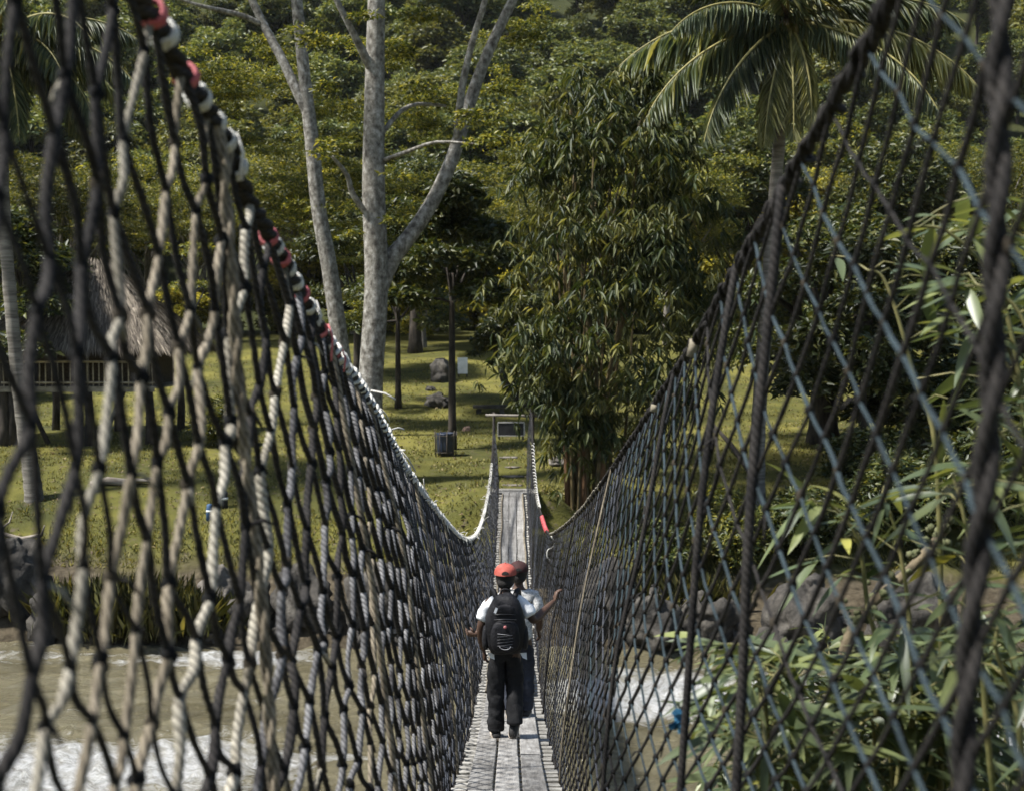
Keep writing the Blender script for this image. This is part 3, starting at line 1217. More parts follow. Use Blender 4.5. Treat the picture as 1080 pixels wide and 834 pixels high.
for px, py, dy, r in [(400, -200, 0, 2.2), (340, -120, 1, 2.0), (460, -170, -1, 2.0), (590, -120, 1, 2.0), (520, -110, 1, 1.6), (300, -90, 2, 1.6), (640, -80, 2, 1.6),
                      (470, 108, 1.6, .8), (512, 150, -1.8, .9), (490, 125, -1, .7), (350, 160, -1, .8), (440, 95, .9, .6), (540, 40, 2, 1.0), (408, 235, -1.2, .5), (372, 250, -1, .45), (384, 20, -.8, .5), (420, 185, -1, .45), (350, 95, -1, .6), (530, 95, -1, .5), (430, 60, 2.5, 1.0), (330, 40, -1, .9), (450, 20, 1.4, .9)]:
    c = at(px, py, Y0 + dy)
    for k in range(5 if r > 1.2 else 3):
        q = rnd_dir(1)[0] * r * (.8 if r > 1.2 else .5)
        cs.append((c.x + q[0] - B.x, c.y + q[1] - B.y, c.z + q[2] * .5 - B.z))
        rs.append(r * .6)
V, T = cloud(cs, rs, 20000, .19, .1, .42, .4)
np_mesh('crown', V, T, LF_MID, t)

t = thing('slender_tree', 'slender pale tree with a limb arching left, beside the big forked tree', 'tree', on_ground(366, 462))
B = Vector(t.location)
Y1 = B.y
mb = MB()
img_limb(mb, [(374, 480, 24), (366, 420, 20), (357, 350, 18), (347, 280, 17), (336, 220, 16), (329, 150, 15), (321, 80, 13), (313, 0, 12), (306, -80, 9), (300, -150, 5)], Y1, 12)
img_limb(mb, [(327, 125, 11), (314, 98, 11), (297, 62, 10, .4), (280, 30, 9, .8), (262, -8, 8, 1.0), (240, -60, 5, 1)], Y1)
img_limb(mb, [(276, 26, 6, .8), (256, 17, 6, .6), (232, 11, 5, .3), (210, 6, 4, 0), (185, -2, 3, 0), (150, -8, 2, 0)], Y1)
mb.v = [v - B for v in mb.v]
mb.build('trunk', [BARK_PALE], t)
cs, rs = [], []
layers = []
for k in range(46):
    layers.append((random.uniform(195, 470), random.uniform(45, 330), random.uniform(1.2, 5.5), random.uniform(.8, 1.5)))
for k in range(14):
    layers.append((random.uniform(440, 580), random.uniform(0, 250), random.uniform(3, 6), random.uniform(.7, 1.2)))
for px, py, dy, r in layers + [(300, -130, 0, 2.2), (230, -80, 1, 2.0), (170, -40, 0, 1.5), (350, -90, -1, 1.6),
                      (250, 95, 3, 1.2), (290, 150, 3, 1.3), (240, 150, 3, 1.1), (300, 200, 3, 1.1), (220, 120, 3, 1.1), (345, 120, 3, 1.1), (360, 180, 3, 1.1)]:
    c = at(px, py, Y1 + dy)
    for k in range(5):
        q = rnd_dir(1)[0] * r * .9
        cs.append((c.x + q[0] - B.x, c.y + q[1] - B.y, c.z + q[2] * .45 - B.z))
        rs.append(r * .55)
V, T = cloud(cs, rs, 52000, .17, .1, .26, .4)
np_mesh('crown', V, T, LF_MID, t)

# lawn trees with clear trunks
def lawn_tree(label, px, py, wpx, crown_px, H, n, leafm, bark, cr=2.4, lean=0, flat=.6, ln=.3):
    p = on_ground(px, py)
    t = thing('lawn_tree', label, 'tree', p)
    mb = MB()
    r = wpx / 2 / F * p.y
    zt = H * (crown_px + .12)
    P = [Vector((lean * (k / 6), 0, zt * k / 6 - (.3 if k == 0 else 0))) for k in range(7)]
    mb.tube(P, [r * (1.25 if k == 0 else 1 - .07 * k) for k in range(7)], 10, 0)
    cs, rs = [], []
    for k in range(18):
        u = rnd_dir(1)[0]
        c = Vector((lean + u[0] * cr * .8, u[1] * cr * .8, H * crown_px + abs(u[2]) * (H * (1 - crown_px)) * .85))
        cs.append(tuple(c))
        rs.append(cr * .42)
        if k < 9:
            mb.tube(limb_pts(P[5], c, .1, 4), [r * .4, r * .34, r * .28, r * .2, r * .12], 5, 0, False)
    mb.build('trunk', [bark], t)
    V, T = cloud(cs, rs, int(n * 1.5), ln, .15, flat)
    np_mesh('crown', V, T, leafm, t)
    return t


lawn_tree('thin grey tree growing up behind the dark blue bin', 477, 474, 9, .50, 10, 9000, LF_DARK, BARK_DARK, 2.1)
lawn_tree('thin dark tree on the lawn just right of the big forked trunk', 420, 431, 7, .36, 10, 6500, LF_DARK, BARK_DARK, 2.6)
lawn_tree('thin dark trunked tree hidden partly by the big forked trunk', 377, 395, 9, .30, 11, 6500, LF_DARK, BARK_DARK, 3.0)
lawn_tree('thick dark tree behind the boulder at the back of the lawn', 438, 372, 15, .22, 12, 9000, LF_DARK, BARK_DARK, 4.2)
lawn_tree('broad dark trunked tree on the lawn right of the palm', 868, 468, 34, .30, 9, 9500, LF_DARK, BARK_DARK, 3.4)
lawn_tree('slim dark tree forking low, right of the broad dark trunk', 909, 492, 11, .30, 7.5, 8000, LF_DARK, BARK_DARK, 2.6)
lawn_tree('dark bushy tree at the right edge behind the near bamboo', 985, 470, 26, .12, 8.5, 12000, LF_DARK, BARK_DARK, 4.0)
lawn_tree('dark leaning tree standing left of the thatched hut', 6, 470, 14, .34, 9, 8000, LF_DARK, BARK_DARK, 3)

# crooked dark tree behind the gate frame
p = on_ground(553, 436)
t = thing('crooked_tree', 'low crooked dark tree with a bent limb, behind the bridge gate frame', 'tree', p)
B = Vector(p)
mb = MB()
img_limb(mb, [(555, 440, 12), (553, 425, 10), (540, 413, 9), (531, 400, 7), (527, 385, 6), (520, 365, 4), (512, 350, 2)], p.y, 8)
img_limb(mb, [(556, 438, 12), (560, 415, 14), (563, 390, 12), (562, 360, 9), (566, 330, 5)], p.y, 8)
img_limb(mb, [(538, 410, 5), (545, 398, 4, .5), (550, 385, 3, 1)], p.y, 6)
mb.v = [v - B for v in mb.v]
mb.build('trunk', [BARK_DARK], t)
cs, rs = [], []
for px, py, r in [(512, 352, .9), (525, 340, 1.1), (540, 360, 1.0), (560, 345, 1.2), (570, 375, 1.0), (555, 390, .8), (575, 400, .8), (518, 376, .6), (500, 362, .6), (545, 325, 1.2), (580, 425, .6), (566, 405, .7)]:
    for k in range(3):
        c = at(px + random.gauss(0, 8), py + random.gauss(0, 7), p.y + random.gauss(0, 1.0))
        cs.append(tuple(c - B))
        rs.append(r * .6)
V, T = cloud(cs, rs, 9500, .26, .25, .7, .38)
np_mesh('crown', V, T, LF_DARK, t)


# ------------------------------------------------------------------ bamboo clump
def spray_leaves(P, n_each, ln, wr, spread=1.0):
    """drooping fans of lance leaves at points P"""
    m = len(P)
    k = np.repeat(np.arange(m), n_each)
    n = len(k)
    D = rnd_dir(n)
    D[:, 2] = -np.abs(D[:, 2]) * .55 - .25
    base = rnd_dir(m)
    base[:, 2] = -.2
    D = D * spread + base[k] * .45
    N = rnd_dir(n) * .35 + np.array([0, 0, 1.0])
    L = ln * RNG.uniform(.6, 1.25, n)
    return leaves(np.asarray(P)[k] + RNG.normal(size=(n, 3)) * ln * .12, D, N, L, L * wr, .15, .25)


t = thing('bamboo_clump', 'big dark clump of bamboo with drooping leaf sprays, right of the bridge end', 'bamboo', on_ground(618, 541))
B = Vector(t.location)
YB = B.y
HWP = [(60, 26), (90, 50), (120, 66), (170, 88), (230, 100), (300, 110), (350, 112), (400, 92), (440, 62), (480, 42), (505, 28)]


def hw_at(py):
    return float(np.interp(py, [a for a, b in HWP], [b for a, b in HWP]))


def bcx(py):
    return float(np.interp(py, [60, 200, 350, 500], [642, 650, 656, 628]))


mb = MB()
tips = []
for k in range(26):
    a = random.uniform(0, 6.28)
    r0 = random.uniform(.05, .75)
    base = Vector((math.cos(a) * r0, math.sin(a) * r0, -.4))
    py = random.uniform(95, 330)
    s = random.uniform(-.75, .75)
    tip = at(bcx(py) + s * hw_at(py), py, YB + random.uniform(-1.6, 2.0)) - B
    mid = base * 1.2 + Vector((tip.x * .18, tip.y * .2, tip.z * .55))
    P = catmull([base, lerp(base, mid, .5), mid, lerp(mid, tip, .6) + Vector((0, 0, .35)), tip, tip + Vector((tip.x * .12, 0, -.4))], 5)
    rad = random.uniform(.045, .07)
    mb.tube(P, [rad * (1 - .85 * i / len(P)) for i in range(len(P))], 7, 0)
    tips.append(P)
mb.build('culms', [BAMB], t)
mb = MB()
for k in range(7):       # dead sheath and brown stalks low in the clump
    x = random.uniform(-.6, .6)
    mb.tube([Vector((x, -.5 + random.uniform(-.3, .3), -.3)), Vector((x * 1.1, -.5, 1.2)), Vector((x * 1.3, -.5, random.uniform(2, 3.2)))], [.075, .07, .05], 8, 0)
mb.build('old_culms', [surf('brown_culm', (.06, .032, .016), (.22, .12, .06), 5, .8, .4, stretch=(1, 1, .2))], t)
P, PF = [], []
nb_ = 0
while nb_ < 205:              # leafy branchlets hanging off the culms, with gaps between them
    py = random.uniform(70, 490)
    h = hw_at(py)
    if random.random() > h / 112:
        continue
    s = random.uniform(-1, 1)
    s = math.copysign(abs(s) ** .8, s)
    jag = 1 + .25 * noise.noise((py * .035, 1 if s > 0 else 7, 3))
    rim = math.sqrt(max(0, 1 - s * s))
    zz = random.choice((-1, -1, 1)) * rim * random.uniform(.55, 1.1) * h / 112 * 3.0
    c = at(bcx(py) + s * h * jag, py, YB + zz) - B
    nb_ += 1
    pale_tuft = random.random() < .34  # some branchlets, picked at random, get a paler yellow-green
    for q in range(random.randint(5, 21)):
        e = Vector((random.gauss(0, .42), random.gauss(0, .42), random.gauss(0, .20)))
        e.z -= .5 * (e.x * e.x + e.y * e.y)
        (PF if pale_tuft else P).append(tuple(c + e))
V, T = spray_leaves(P, 7, .42, .18)
np_mesh('leaf_sprays', V, T, LF_BAM, t)
V, T = spray_leaves(PF, 8, .34, .17)
np_mesh('pale_leaf_sprays', V, T, leaf_mat('leaf_bamboo_pale', [(0, (.05, .06, .018)), (.6, (.11, .12, .034)), (1, (.27, .26, .09))], .32, .5, spec=.25), t)


# ------------------------------------------------------------------ coconut palms
def frond(mb_r, P, leaf_len, droop):
    """rachis tube + leaflets; returns leaf arrays"""
    n = len(P)
    V, D, N, L = [], [], [], []
    for i in range(3, n):
        t = (P[min(i + 1, n - 1)] - P[i - 1]).normalized()
        s = t.cross(Vector((0, 0, 1)))
        if s.length < .05:
            s = Vector((1, 0, 0))
        s.normalize()
        u = s.cross(t)
        f = i / n
        ll = leaf_len * (math.sin(PI * min(1, f * .9 + .12)) ** .6)
        for sd in (-1, 1):
            for q in range(2):
                V.append(P[i] + t * random.uniform(-.05, .05))
                D.append(s * sd * .8 + t * (.35 + .5 * f) + Vector((0, 0, -droop * random.uniform(.6, 1.3))) + u * .15)
                N.append(u + s * sd * .4 + Vector((random.gauss(0, .2), random.gauss(0, .2), random.gauss(0, .2))))
                L.append(ll * random.uniform(.8, 1.1))
    mb_r.tube(P, [lerp(.055, .012, i / n) for i in range(n)], 6, 0)
    return np.array([tuple(v) for v in V]), np.array([tuple(v) for v in D]), np.array([tuple(v) for v in N]), np.array(L)


RACH = surf('frond_rib', (.16, .15, .05), (.32, .27, .10), 6, .5, .1)


def palm(label, base, trunk_pts, radii, fronds, scale=1.0, name='coconut_palm'):
    t = thing(name, label, 'palm tree', base)
    B = Vector(base)
    mb = MB()
    C = catmull([Vector(p) - B for p in trunk_pts], 8)
    n = len(C)
    R = []
    for i in range(n):
        f = i / (n - 1) * (len(radii) - 1)
        j = min(int(f), len(radii) - 2)
        R.append(lerp(radii[j], radii[j + 1], f - j) * (1 + .05 * math.sin(i * 2.4)))
    mb.tube(C, R, 12, 0)
    mb.build('trunk', [PALM_BARK], t)
    top = C[-1]
    mb = MB()
    for k in range(22):
        a = random.uniform(0, 6.28)
        d = Vector((math.cos(a), math.sin(a), random.uniform(-.4, .9)))
        mb.tube([top + d * .1, top + d * .4, top + d * random.uniform(.5, .8) + Vector((0, 0, -.1))], [.08, .06, .02], 5, 0)
    mb.build('crown_shaft', [surf('palm_fibre', (.04, .03, .02), (.13, .10, .06), 20, .9, .5)], t)
    mb = MB()
    for k in range(6):
        a = k * 1.05
        mb.blob(top + Vector((math.cos(a) * .33, math.sin(a) * .33, -.28 + .1 * random.random())), .14, 0, 8, 6, (1, 1, 1.2))
    mb.build('coconuts', [surf('coconut_husk', (.06, .055, .015), (.14, .11, .03), 6, .5, .2)], t)
    for (az, el, ln, dr, kind) in fronds:
        h = Vector((math.cos(az), math.sin(az), 0))
        P = []
        m = 56
        p = top.copy()
        ang = el
        st = ln / m
        for i in range(m + 1):
            P.append(p.copy())
            p = p + (h * math.cos(ang) + Vector((0, 0, math.sin(ang)))) * st
            ang -= .80 * dr / m * (1 + .8 * i / m)
        fm = MB()
        V, D, N, L = frond(fm, P, ln * .27, .95 if kind != 'dry' else 1.8)
        fr = fm.build('frond', [RACH if kind != 'dry' else surf('dry_rib', (.10, .06, .03), (.2, .13, .07), 5, .8, .2)], t)
        if kind != 'green':
            fr['label'] = 'yellowish palm frond' if kind == 'yel' else 'dry brown hanging palm frond'
        Vv, T = leaves(V, D, N, L, .07, .1, .28)
        np_mesh('leaflets', Vv, T, {'green': LF_PALM, 'yel': LF_PALMY, 'dry': LF_DRY}[kind], fr)
    return t


YP = 37.0
pb = on_ground(797, 545)
YP = pb.y
tp = [at(797, 552, YP), at(799, 470, YP), at(804, 380, YP), at(812, 270, YP), at(821, 160, YP), at(829, 60, YP), at(832, 22, YP)]
rad = [.30, .21, .19, .18, .17, .16, .15]
# azimuth 0 = to the right (+x), pi/2 = away
FR = [(PI * .98, .18, 5.3, .95, 'green'), (PI * 1.06, -.18, 5.3, .9, 'green'), (PI * 1.18, -.5, 4.8, .75, 'green'), (PI * 1.30, -.95, 3.9, .45, 'yel'),
      (PI * 1.48, -1.0, 3.6, .55, 'yel'), (PI * 1.62, -.85, 3.4, .8, 'yel'), (PI * 1.80, -.22, 5.2, .8, 'green'), (PI * 1.88, .0, 5.6, .85, 'yel'), (PI * 1.97, .45, 5.0, 1.0, 'green'),
      (PI * .05, .75, 4.2, 1.1, 'yel'), (PI * .2, .3, 4.0, 1.1, 'green'), (PI * .4, .6, 4.0, 1.1, 'green'), (PI * .6, .5, 4.0, 1.0, 'green'), (PI * .8, .55, 4.2, 1.1, 'green'),
      (PI * 1.0, .85, 4.2, 1.2, 'green'), (PI * 1.4, .9, 4.0, 1.4, 'green'), (PI * 1.75, .9, 4.0, 1.3, 'green'), (PI * 1.15, .35, 4.2, 1.1, 'green'),
      (PI * 1.12, -1.15, 3.2, .3, 'dry'), (PI * 1.9, -1.15, 3.0, .3, 'dry')]
palm('coconut palm right of the bridge with pale green drooping fronds', pb, tp, rad, FR)

pb = on_ground(33, 528)
tp = [at(37, 536, pb.y), at(33, 500, pb.y), at(24, 440, pb.y), at(14, 350, pb.y), at(4, 220, pb.y), at(0, 90, pb.y), at(0, 40, pb.y)]
FR2 = [(PI * (i * 2 / 15 + .04), (.55, .05, -.35)[i % 3], 4.2, (1.1, 1.0, .8)[i % 3], 'green') for i in range(15)]
FR2 += [(PI * 1.9, -.2, 4.4, 1.0, 'green'), (PI * 1.97, .15, 4.6, 1.0, 'green'), (PI * 1.7, -.7, 3.8, .7, 'green'), (PI * 1.82, .45, 4.4, 1.2, 'green')]
palm('coconut palm at the left edge with a pale ringed trunk', pb, tp, [.30, .25, .21, .19, .18, .17, .16], FR2)


# ------------------------------------------------------------------ near bamboo by the right net
def blades(bases, dirs, lens, wr=.14, seg=5):
    """long bamboo leaves with a curve and a shallow keel, seg cells long"""
    V, T = [], []
    for p, d, L in zip(bases, dirs, lens):
        d = d.normalized()
        s = d.cross(Vector((random.gauss(0, .35), random.gauss(0, .35), 1))).normalized()
        u = s.cross(d)
        w = L * wr * random.uniform(.9, 1.5)
        bend = random.uniform(.1, .55)
        tw = random.uniform(-.5, .5)
        b0 = len(V)
        for k in range(seg + 1):
            f = k / seg
            c = p + d * (L * f) + Vector((0, 0, -1)) * (bend * L * f * f * .6)
            hw = w * .5 * (math.sin(PI * min(1, f ** .75 * .97 + .03)) ** .8 if k < seg else .02)
            a = tw * f
            s2 = s * math.cos(a) + u * math.sin(a)
            V += [c - s2 * hw + u * hw * .25, c, c + s2 * hw + u * hw * .25]
        for k in range(seg):
            i = b0 + 3 * k
            T += [(i, i + 1, i + 4, i + 3), (i + 1, i + 2, i + 5, i + 4)]
    return V, T


STEM = surf('green_stem', (.07, .075, .025), (.19, .17, .07), 8, .5, .1)


def bamboo_plant(label, root_px, depth, nodes, leaf_len, per, group, yellow=False):
    """one stem rising from the near bank through nodes given as (px, py, metres away)"""
    N = [atd(px, py, d) for px, py, d in nodes]
    rx, ry = N[0].x + random.uniform(-.25, .35), max(3.6, N[0].y + random.uniform(-.3, .3))
    base = Vector((rx, ry, ground(rx, ry) - .1))
    t = thing('bamboo_plant', label, 'bamboo', base, 0, group)
    C = catmull([base, lerp(base, N[0], .55) + Vector((random.gauss(0, .08), random.gauss(0, .08), 0))] + N, 6)
    mb = MB()
    n = len(C)
    mb.tube([c - base for c in C], [lerp(.014, .004, i / n) for i in range(n)], 6, 0)
    bs, ds, ls = [], [], []
    n0 = 6 if len(N) < 3 else 9
    for i in range(n0, n):
        if (i % 2) and len(N) > 2:
            continue
        c = C[i] - base
        a = random.uniform(0, 6.28)
        tw = Vector((math.cos(a), math.sin(a), random.uniform(-.1, .5)))
        e = c + tw * random.uniform(.06, .26)
        mb.tube([c, lerp(c, e, .5) + Vector((0, 0, .02)), e], [.004, .003, .002], 4, 0, False)
        for k in range(per):
            b = lerp(c, e, random.uniform(.6, 1))
            d = tw * .6 + Vector((random.gauss(0, .7), random.gauss(0, .7), random.uniform(-.75, .25)))
            bs.append(b)
            ds.append(d)
            ls.append(leaf_len * random.uniform(.55, 1.2))
    mb.build('stem', [STEM], t)
    V, T = blades(bs, ds, ls)
    np_mesh('leaves', V, T, LF_FGB, t, True)
    return t


br = random.Random(77)
GB = 'bamboo stems of the thicket below the right net'
# the thicket low on the right
for k in range(46):
    px = br.uniform(775, 1100)
    top = br.uniform(690, 770) - max(0, (px - 900) * .12)
    d = br.uniform(4.2, 6.6)
    x0 = px + br.uniform(-25, 25)
    nodes = [(x0, top + 190, d), (lerp(x0, px, .5), top + 90, d + br.uniform(-.2, .2)), (px, top, d + br.uniform(-.3, .3)), (px + br.uniform(-35, 35), top - 6 + br.uniform(0, 30), d + br.uniform(-.3, .3))]
    bamboo_plant('leafy bamboo stem in the thicket low behind the right net', None, d, nodes, .23, 6, GB)
# taller stems, each in its own place
for lab, nodes, L, per in [
    ('tall bamboo stem at the right edge bearing big blue-green blades', [(1040, 760, 3.9), (1030, 640, 3.9), (1020, 560, 3.8), (1005, 500, 3.8)], .26, 3),
    ('bamboo stem arching left with three long blades above the river', [(925, 720, 4.6), (915, 640, 4.6), (905, 570, 4.6), (880, 535, 4.6), (862, 532, 4.6)], .24, 2),
    ('bamboo stem with pointed blades beside the mossy dead stalk', [(960, 720, 4.4), (958, 640, 4.4), (945, 560, 4.4), (930, 520, 4.4)], .24, 2),
    ('bamboo spray with bright yellow leaves high behind the right net', [(1085, 560, 4.2), (1075, 400, 4.2), (1050, 300, 4.2), (1000, 245, 4.2), (960, 240, 4.2)], .25, 4),
    ('bamboo stem at the right edge with yellow-green drooping leaves', [(1120, 560, 3.9), (1105, 430, 3.9), (1075, 330, 3.9), (1030, 300, 3.9)], .24, 4),
    ('bamboo stem leaning in at the right edge at mid height', [(1120, 640, 4.0), (1095, 540, 4.0), (1065, 470, 4.0), (1040, 440, 4.0)], .23, 4),
    ('bamboo stem with fine narrow leaves at the far right edge', [(1110, 560, 4.8), (1090, 450, 4.8), (1070, 400, 4.8), (1055, 372, 4.8)], .20, 5),
    ('bamboo stem with one hanging green and yellow blade, left of the yellow spray', [(990, 520, 4.5), (965, 400, 4.5), (935, 300, 4.5), (915, 285, 4.5)], .26, 1),
    ('slim bamboo stem right of the mossy stalk, topped with a large blade', [(1010, 760, 4.1), (1012, 680, 4.1), (1018, 620, 4.1), (1020, 590, 4.1)], .26, 2),
    ('bamboo stem at the right edge with teal blades beside the thick upright rope', [(1130, 700, 4.3), (1112, 560, 4.3), (1080, 430, 4.3), (1060, 360, 4.2), (1030, 350, 4.2)], .25, 5),
    ('bamboo stem high at the right edge with leaves against the dark trees', [(1140, 420, 4.6), (1120, 330, 4.6), (1090, 262, 4.6), (1055, 240, 4.6), (1030, 250, 4.6)], .24, 5),
    ('bamboo stem at the right edge with long blades drooping at mid height', [(1135, 660, 4.2), (1115, 560, 4.2), (1085, 510, 4.2), (1050, 500, 4.2), (1020, 520, 4.2)], .26, 5),
    ('bamboo stem at the lower right corner with broad leaves', [(1080, 820, 3.7), (1070, 740, 3.7), (1050, 680, 3.7), (1062, 640, 3.7)], .24, 4),
]:
    bamboo_plant(lab, None, 0, nodes, L, per, 'tall bamboo stems outside the right net')
# mossy dead stalk
N = [atd(px, py, 5.0) for px, py in ((880, 860), (885, 740), (900, 660), (960, 600), (1000, 555))]
base = Vector((N[0].x, N[0].y, ground(N[0].x, N[0].y)))
mb = MB()
mb.tube(catmull([base] + N, 6), [lerp(.03, .018, k / 30) for k in range(31)], 8, 0)
for k in range(160):
    p = random.choice(catmull(N, 8)) + Vector((random.gauss(0, .025), random.gauss(0, .02), random.gauss(0, .03)))
    mb.blob(p, random.uniform(.006, .02), 1, 5, 3, (1, 1, 1), .6, k)
o = mb.build('dead_stalk', [surf('dead_stem', (.07, .055, .035), (.2, .16, .1), 12, .9, .4), surf('moss', (.06, .07, .03), (.17, .17, .09), 30, 1, .5)], None, True, base)
tag(o, 'mossy dead bamboo stalk slanting up behind the right net', 'stalk')

# ================================================================== THINGS ON THE FAR BANK
ROCK = surf('dark_rock', (.018, .017, .015), (.058, .052, .044), 2.2, .9, .9, c3=(.115, .105, .088), dist=.06)
ROCKP = surf('pale_rock', (.075, .066, .054), (.19, .17, .145), 2.5, .9, .8, dist=.05)


def rock(label, px, py, wpx, hpx, mat=ROCK, seed=0, cat='boulder', Y=None, group=None):
    p = on_ground(px, py) if Y is None else at(px, py, Y)
    w = wpx / F * p.y
    h = hpx / F * p.y
    mb = MB()
    mb.blob((0, 0, h * .30), 1, 0, 40, 24, (w * .5, w * .42, h * .72), .55, seed + 3.3)
    mb.v = [v + Vector((noise.noise(v * 3 / max(w, .3) + Vector((seed, 0, 0))), noise.noise(v * 3 / max(w, .3) + Vector((0, seed, 5))), noise.noise(v * 3 / max(w, .3) + Vector((9, 0, seed))))) * w * .09
            + Vector((noise.noise(v * 9 / max(w, .3) + Vector((seed, 2, 0))), noise.noise(v * 9 / max(w, .3) + Vector((0, seed, 8))), abs(noise.noise(v * 7 / max(w, .3) + Vector((9, 4, seed)))))) * w * .055 for v in mb.v]
    o = mb.build('boulder' if cat == 'boulder' else 'stone', [mat], None, True)
    o.location = p
    o.rotation_euler = (0, 0, seed)
    return tag(o, label, cat, group)


rock('large dark boulder on the lawn below the white board', 466, 402, 26, 22, ROCK, 1)
rock('low dark boulder lying on the lawn below the large one', 461, 428, 30, 12, ROCK, 2)
rock('tiny dark stone between the two lawn boulders', 454, 412, 10, 4, ROCK, 3, 'stone')
rock('big dark boulder at the left edge on the river bank', 18, 640, 66, 62, ROCK, 4)
rock('dark wet boulder at the waterline left of the reeds', 52, 672, 46, 40, ROCK, 5)
rock('rounded grey boulder on the bank above the rapids', 232, 640, 44, 40, ROCKP, 6)
rock('dark boulder on the bank right of the rounded grey one', 268, 655, 46, 36, ROCK, 7)
rock('dark rock standing in the river below the reeds', 112, 716, 34, 20, ROCK, 8, Y=None)
rock('brown bank boulder seen through the middle of the left net', 320, 655, 60, 50, ROCK, 9)
rock('brown bank boulder just left of the walkers', 400, 660, 70, 56, ROCK, 10)
rock('long dark rock at the waterline behind the right net', 690, 672, 74, 44, ROCK, 11)
rock('squat dark boulder at the waterline right of the long dark rock', 745, 668, 64, 42, ROCK, 12)
rock('dark boulder at the waterline behind the bamboo leaves', 850, 676, 80, 58, ROCK, 13)
rock('smaller dark boulder in front of the dark waterline boulder', 812, 690, 44, 20, ROCK, 14)
rock('brown boulder half hidden by the right net near the walkers', 640, 660, 60, 54, ROCK, 15)
rock('dark boulder at the far right of the waterline', 960, 676, 90, 64, ROCK, 16)
rock('flat pale stone on the lawn beside the bamboo clump', 588, 490, 22, 7, ROCKP, 17, 'stone')
rock('small pinkish stone on the lawn left of the gate frame', 492, 455, 9, 5, surf('pink_stone', (.25, .16, .11), (.36, .24, .17), 6, .9, .3), 18, 'stone')
rr = random.Random(8)
for k in range(34):
    px = rr.choice([rr.uniform(200, 470), rr.uniform(600, 900)])
    rock('small rough stone in the rubble along the waterline', px, rr.uniform(655, 682), rr.uniform(8, 22), rr.uniform(6, 15), rr.choice([ROCK, ROCKP]), 20 + k, 'stone', None, 'waterline rubble stones')
for k, (px, py) in enumerate(((538, 483), (541, 494), (539, 503), (542, 512))):
    p = on_ground(px, py)
    mb = MB()
    mb.blob((0, 0, 0), (.34, .27, .36, .30)[k], 0, 14, 6, (1, .6, .10), .6, k * 4.0)
    o = mb.build('stepping_stone', [ROCKP], None)
    o.location = p + Vector((0, 0, .012))
    tag(o, ['darkest stepping stone highest up the lawn path', 'second stepping stone from the top of the lawn path', 'third stepping stone down, near the bridge end',
            'stepping stone nearest to the bridge deck end'][k], 'stone', 'stepping stones at the bridge end')

# reeds on the bank
for k, (px, py, h, lab) in enumerate(((150, 668, 1.6, 'tall tuft of yellow-green reeds on the river bank'), (105, 655, 1.2, 'shorter tuft of reeds beside the dark bank boulder'),
                                      (185, 664, 1.1, 'reed tuft at the right end of the reed bed'), (720, 640, 1.0, 'reed tuft above the waterline behind the right net'),
                                      (560, 600, .8, 'low weed tuft under the bridge end'))):
    p = on_ground(px, py)
    n = 2600
    P = np.stack([RNG.normal(0, .55, n), RNG.normal(0, .4, n), np.full(n, -.05)], 1)
    D = RNG.normal(size=(n, 3)) * .34
    D[:, 2] = 1
    V, T = leaves(P, D, rnd_dir(n), h * RNG.uniform(.2, .95, n), .020, .1, .35)
    o = np_mesh('reed_tuft', V, T, leaf_mat('reed', [(0, (.035, .042, .013)), (.6, (.085, .088, .026)), (1, (.20, .18, .06))], .25, .6))
    o.location = p
    tag(o, lab, 'reeds', 'reed tufts on the bank')

# bank bushes: darken the right bank above the waterline and behind
for px, py, s, k, lab in ((700, 610, .42, 7, 'dark bush on the bank just right of the bamboo clump foot'), (770, 600, .5, 6, 'olive bush on the bank below the palm'),
                          (850, 590, .55, 7, 'dark bush on the bank below the broad dark trunk'), (950, 580, .7, 7, 'dark bush on the bank behind the long bamboo blades'),
                          (1040, 560, .8, 7, 'dark bush on the bank at the right edge'), (960, 480, 1.0, 7, 'dark bush behind the slim forked tree'),
                          (1040, 470, 1.2, 7, 'large dark bush behind the right edge of the lawn'), (640, 420, .5, 7, 'dark bush behind the bamboo clump'),
                          (235, 470, .42, 6, 'small olive bush on the lawn right of the hut'), (10, 420, .8, 7, 'dark bush left of the thatched hut'), (920, 530, .6, 7, 'dark bush in front of the slim forked tree')):
    p = on_ground(px, py)
    wood(k, p.x, p.y, s, sink=.1)
    o = [o for o in COL.objects if o.get('category') == 'bush'][-1]
    o.name = 'bank_bush'
    o['label'] = lab
    o['group'] = 'bushes on the bank and lawn'

# driftwood
mb = MB()
p = on_ground(120, 512)
mb.tube([Vector((-.7, 0, .05)), Vector((-.2, .05, .14)), Vector((.4, 0, .1)), Vector((1.3, .1, .2))], [.08, .13, .11, .05], 8, 0)
mb.tube([Vector((.3, 0, .1)), Vector((.8, -.2, .2)), Vector((1.5, -.2, .12))], [.09, .06, .03], 7, 0)
o = mb.build('driftwood_log', [surf('drift', (.12, .10, .08), (.32, .28, .23), 6, .9, .5, stretch=(.3, 1, 1))], None)
o.location = p
tag(o, 'pale driftwood log on the grass below the hut', 'log')
mb = MB()
p = on_ground(15, 572)
mb.tube([Vector((-1.3, 0, .9)), Vector((-.5, 0, .25)), Vector((.2, 0, .06)), Vector((.75, 0, .18)), Vector((.85, 0, .45))], [.05, .07, .07, .05, .02], 8, 0)
mb.tube([Vector((-.5, 0, .25)), Vector((-.2, .2, .5)), Vector((-.1, .2, .8))], [.04, .03, .015], 6, 0)
o = mb.build('fallen_branch', [surf('drift', (0, 0, 0), (0, 0, 0))], None)
o.location = p
tag(o, 'bare curved fallen branch on the grass at the left edge', 'branch')
mb = MB()
a, b = on_ground(752, 470), on_ground(792, 500)
a = a + Vector((0, 0, .75))
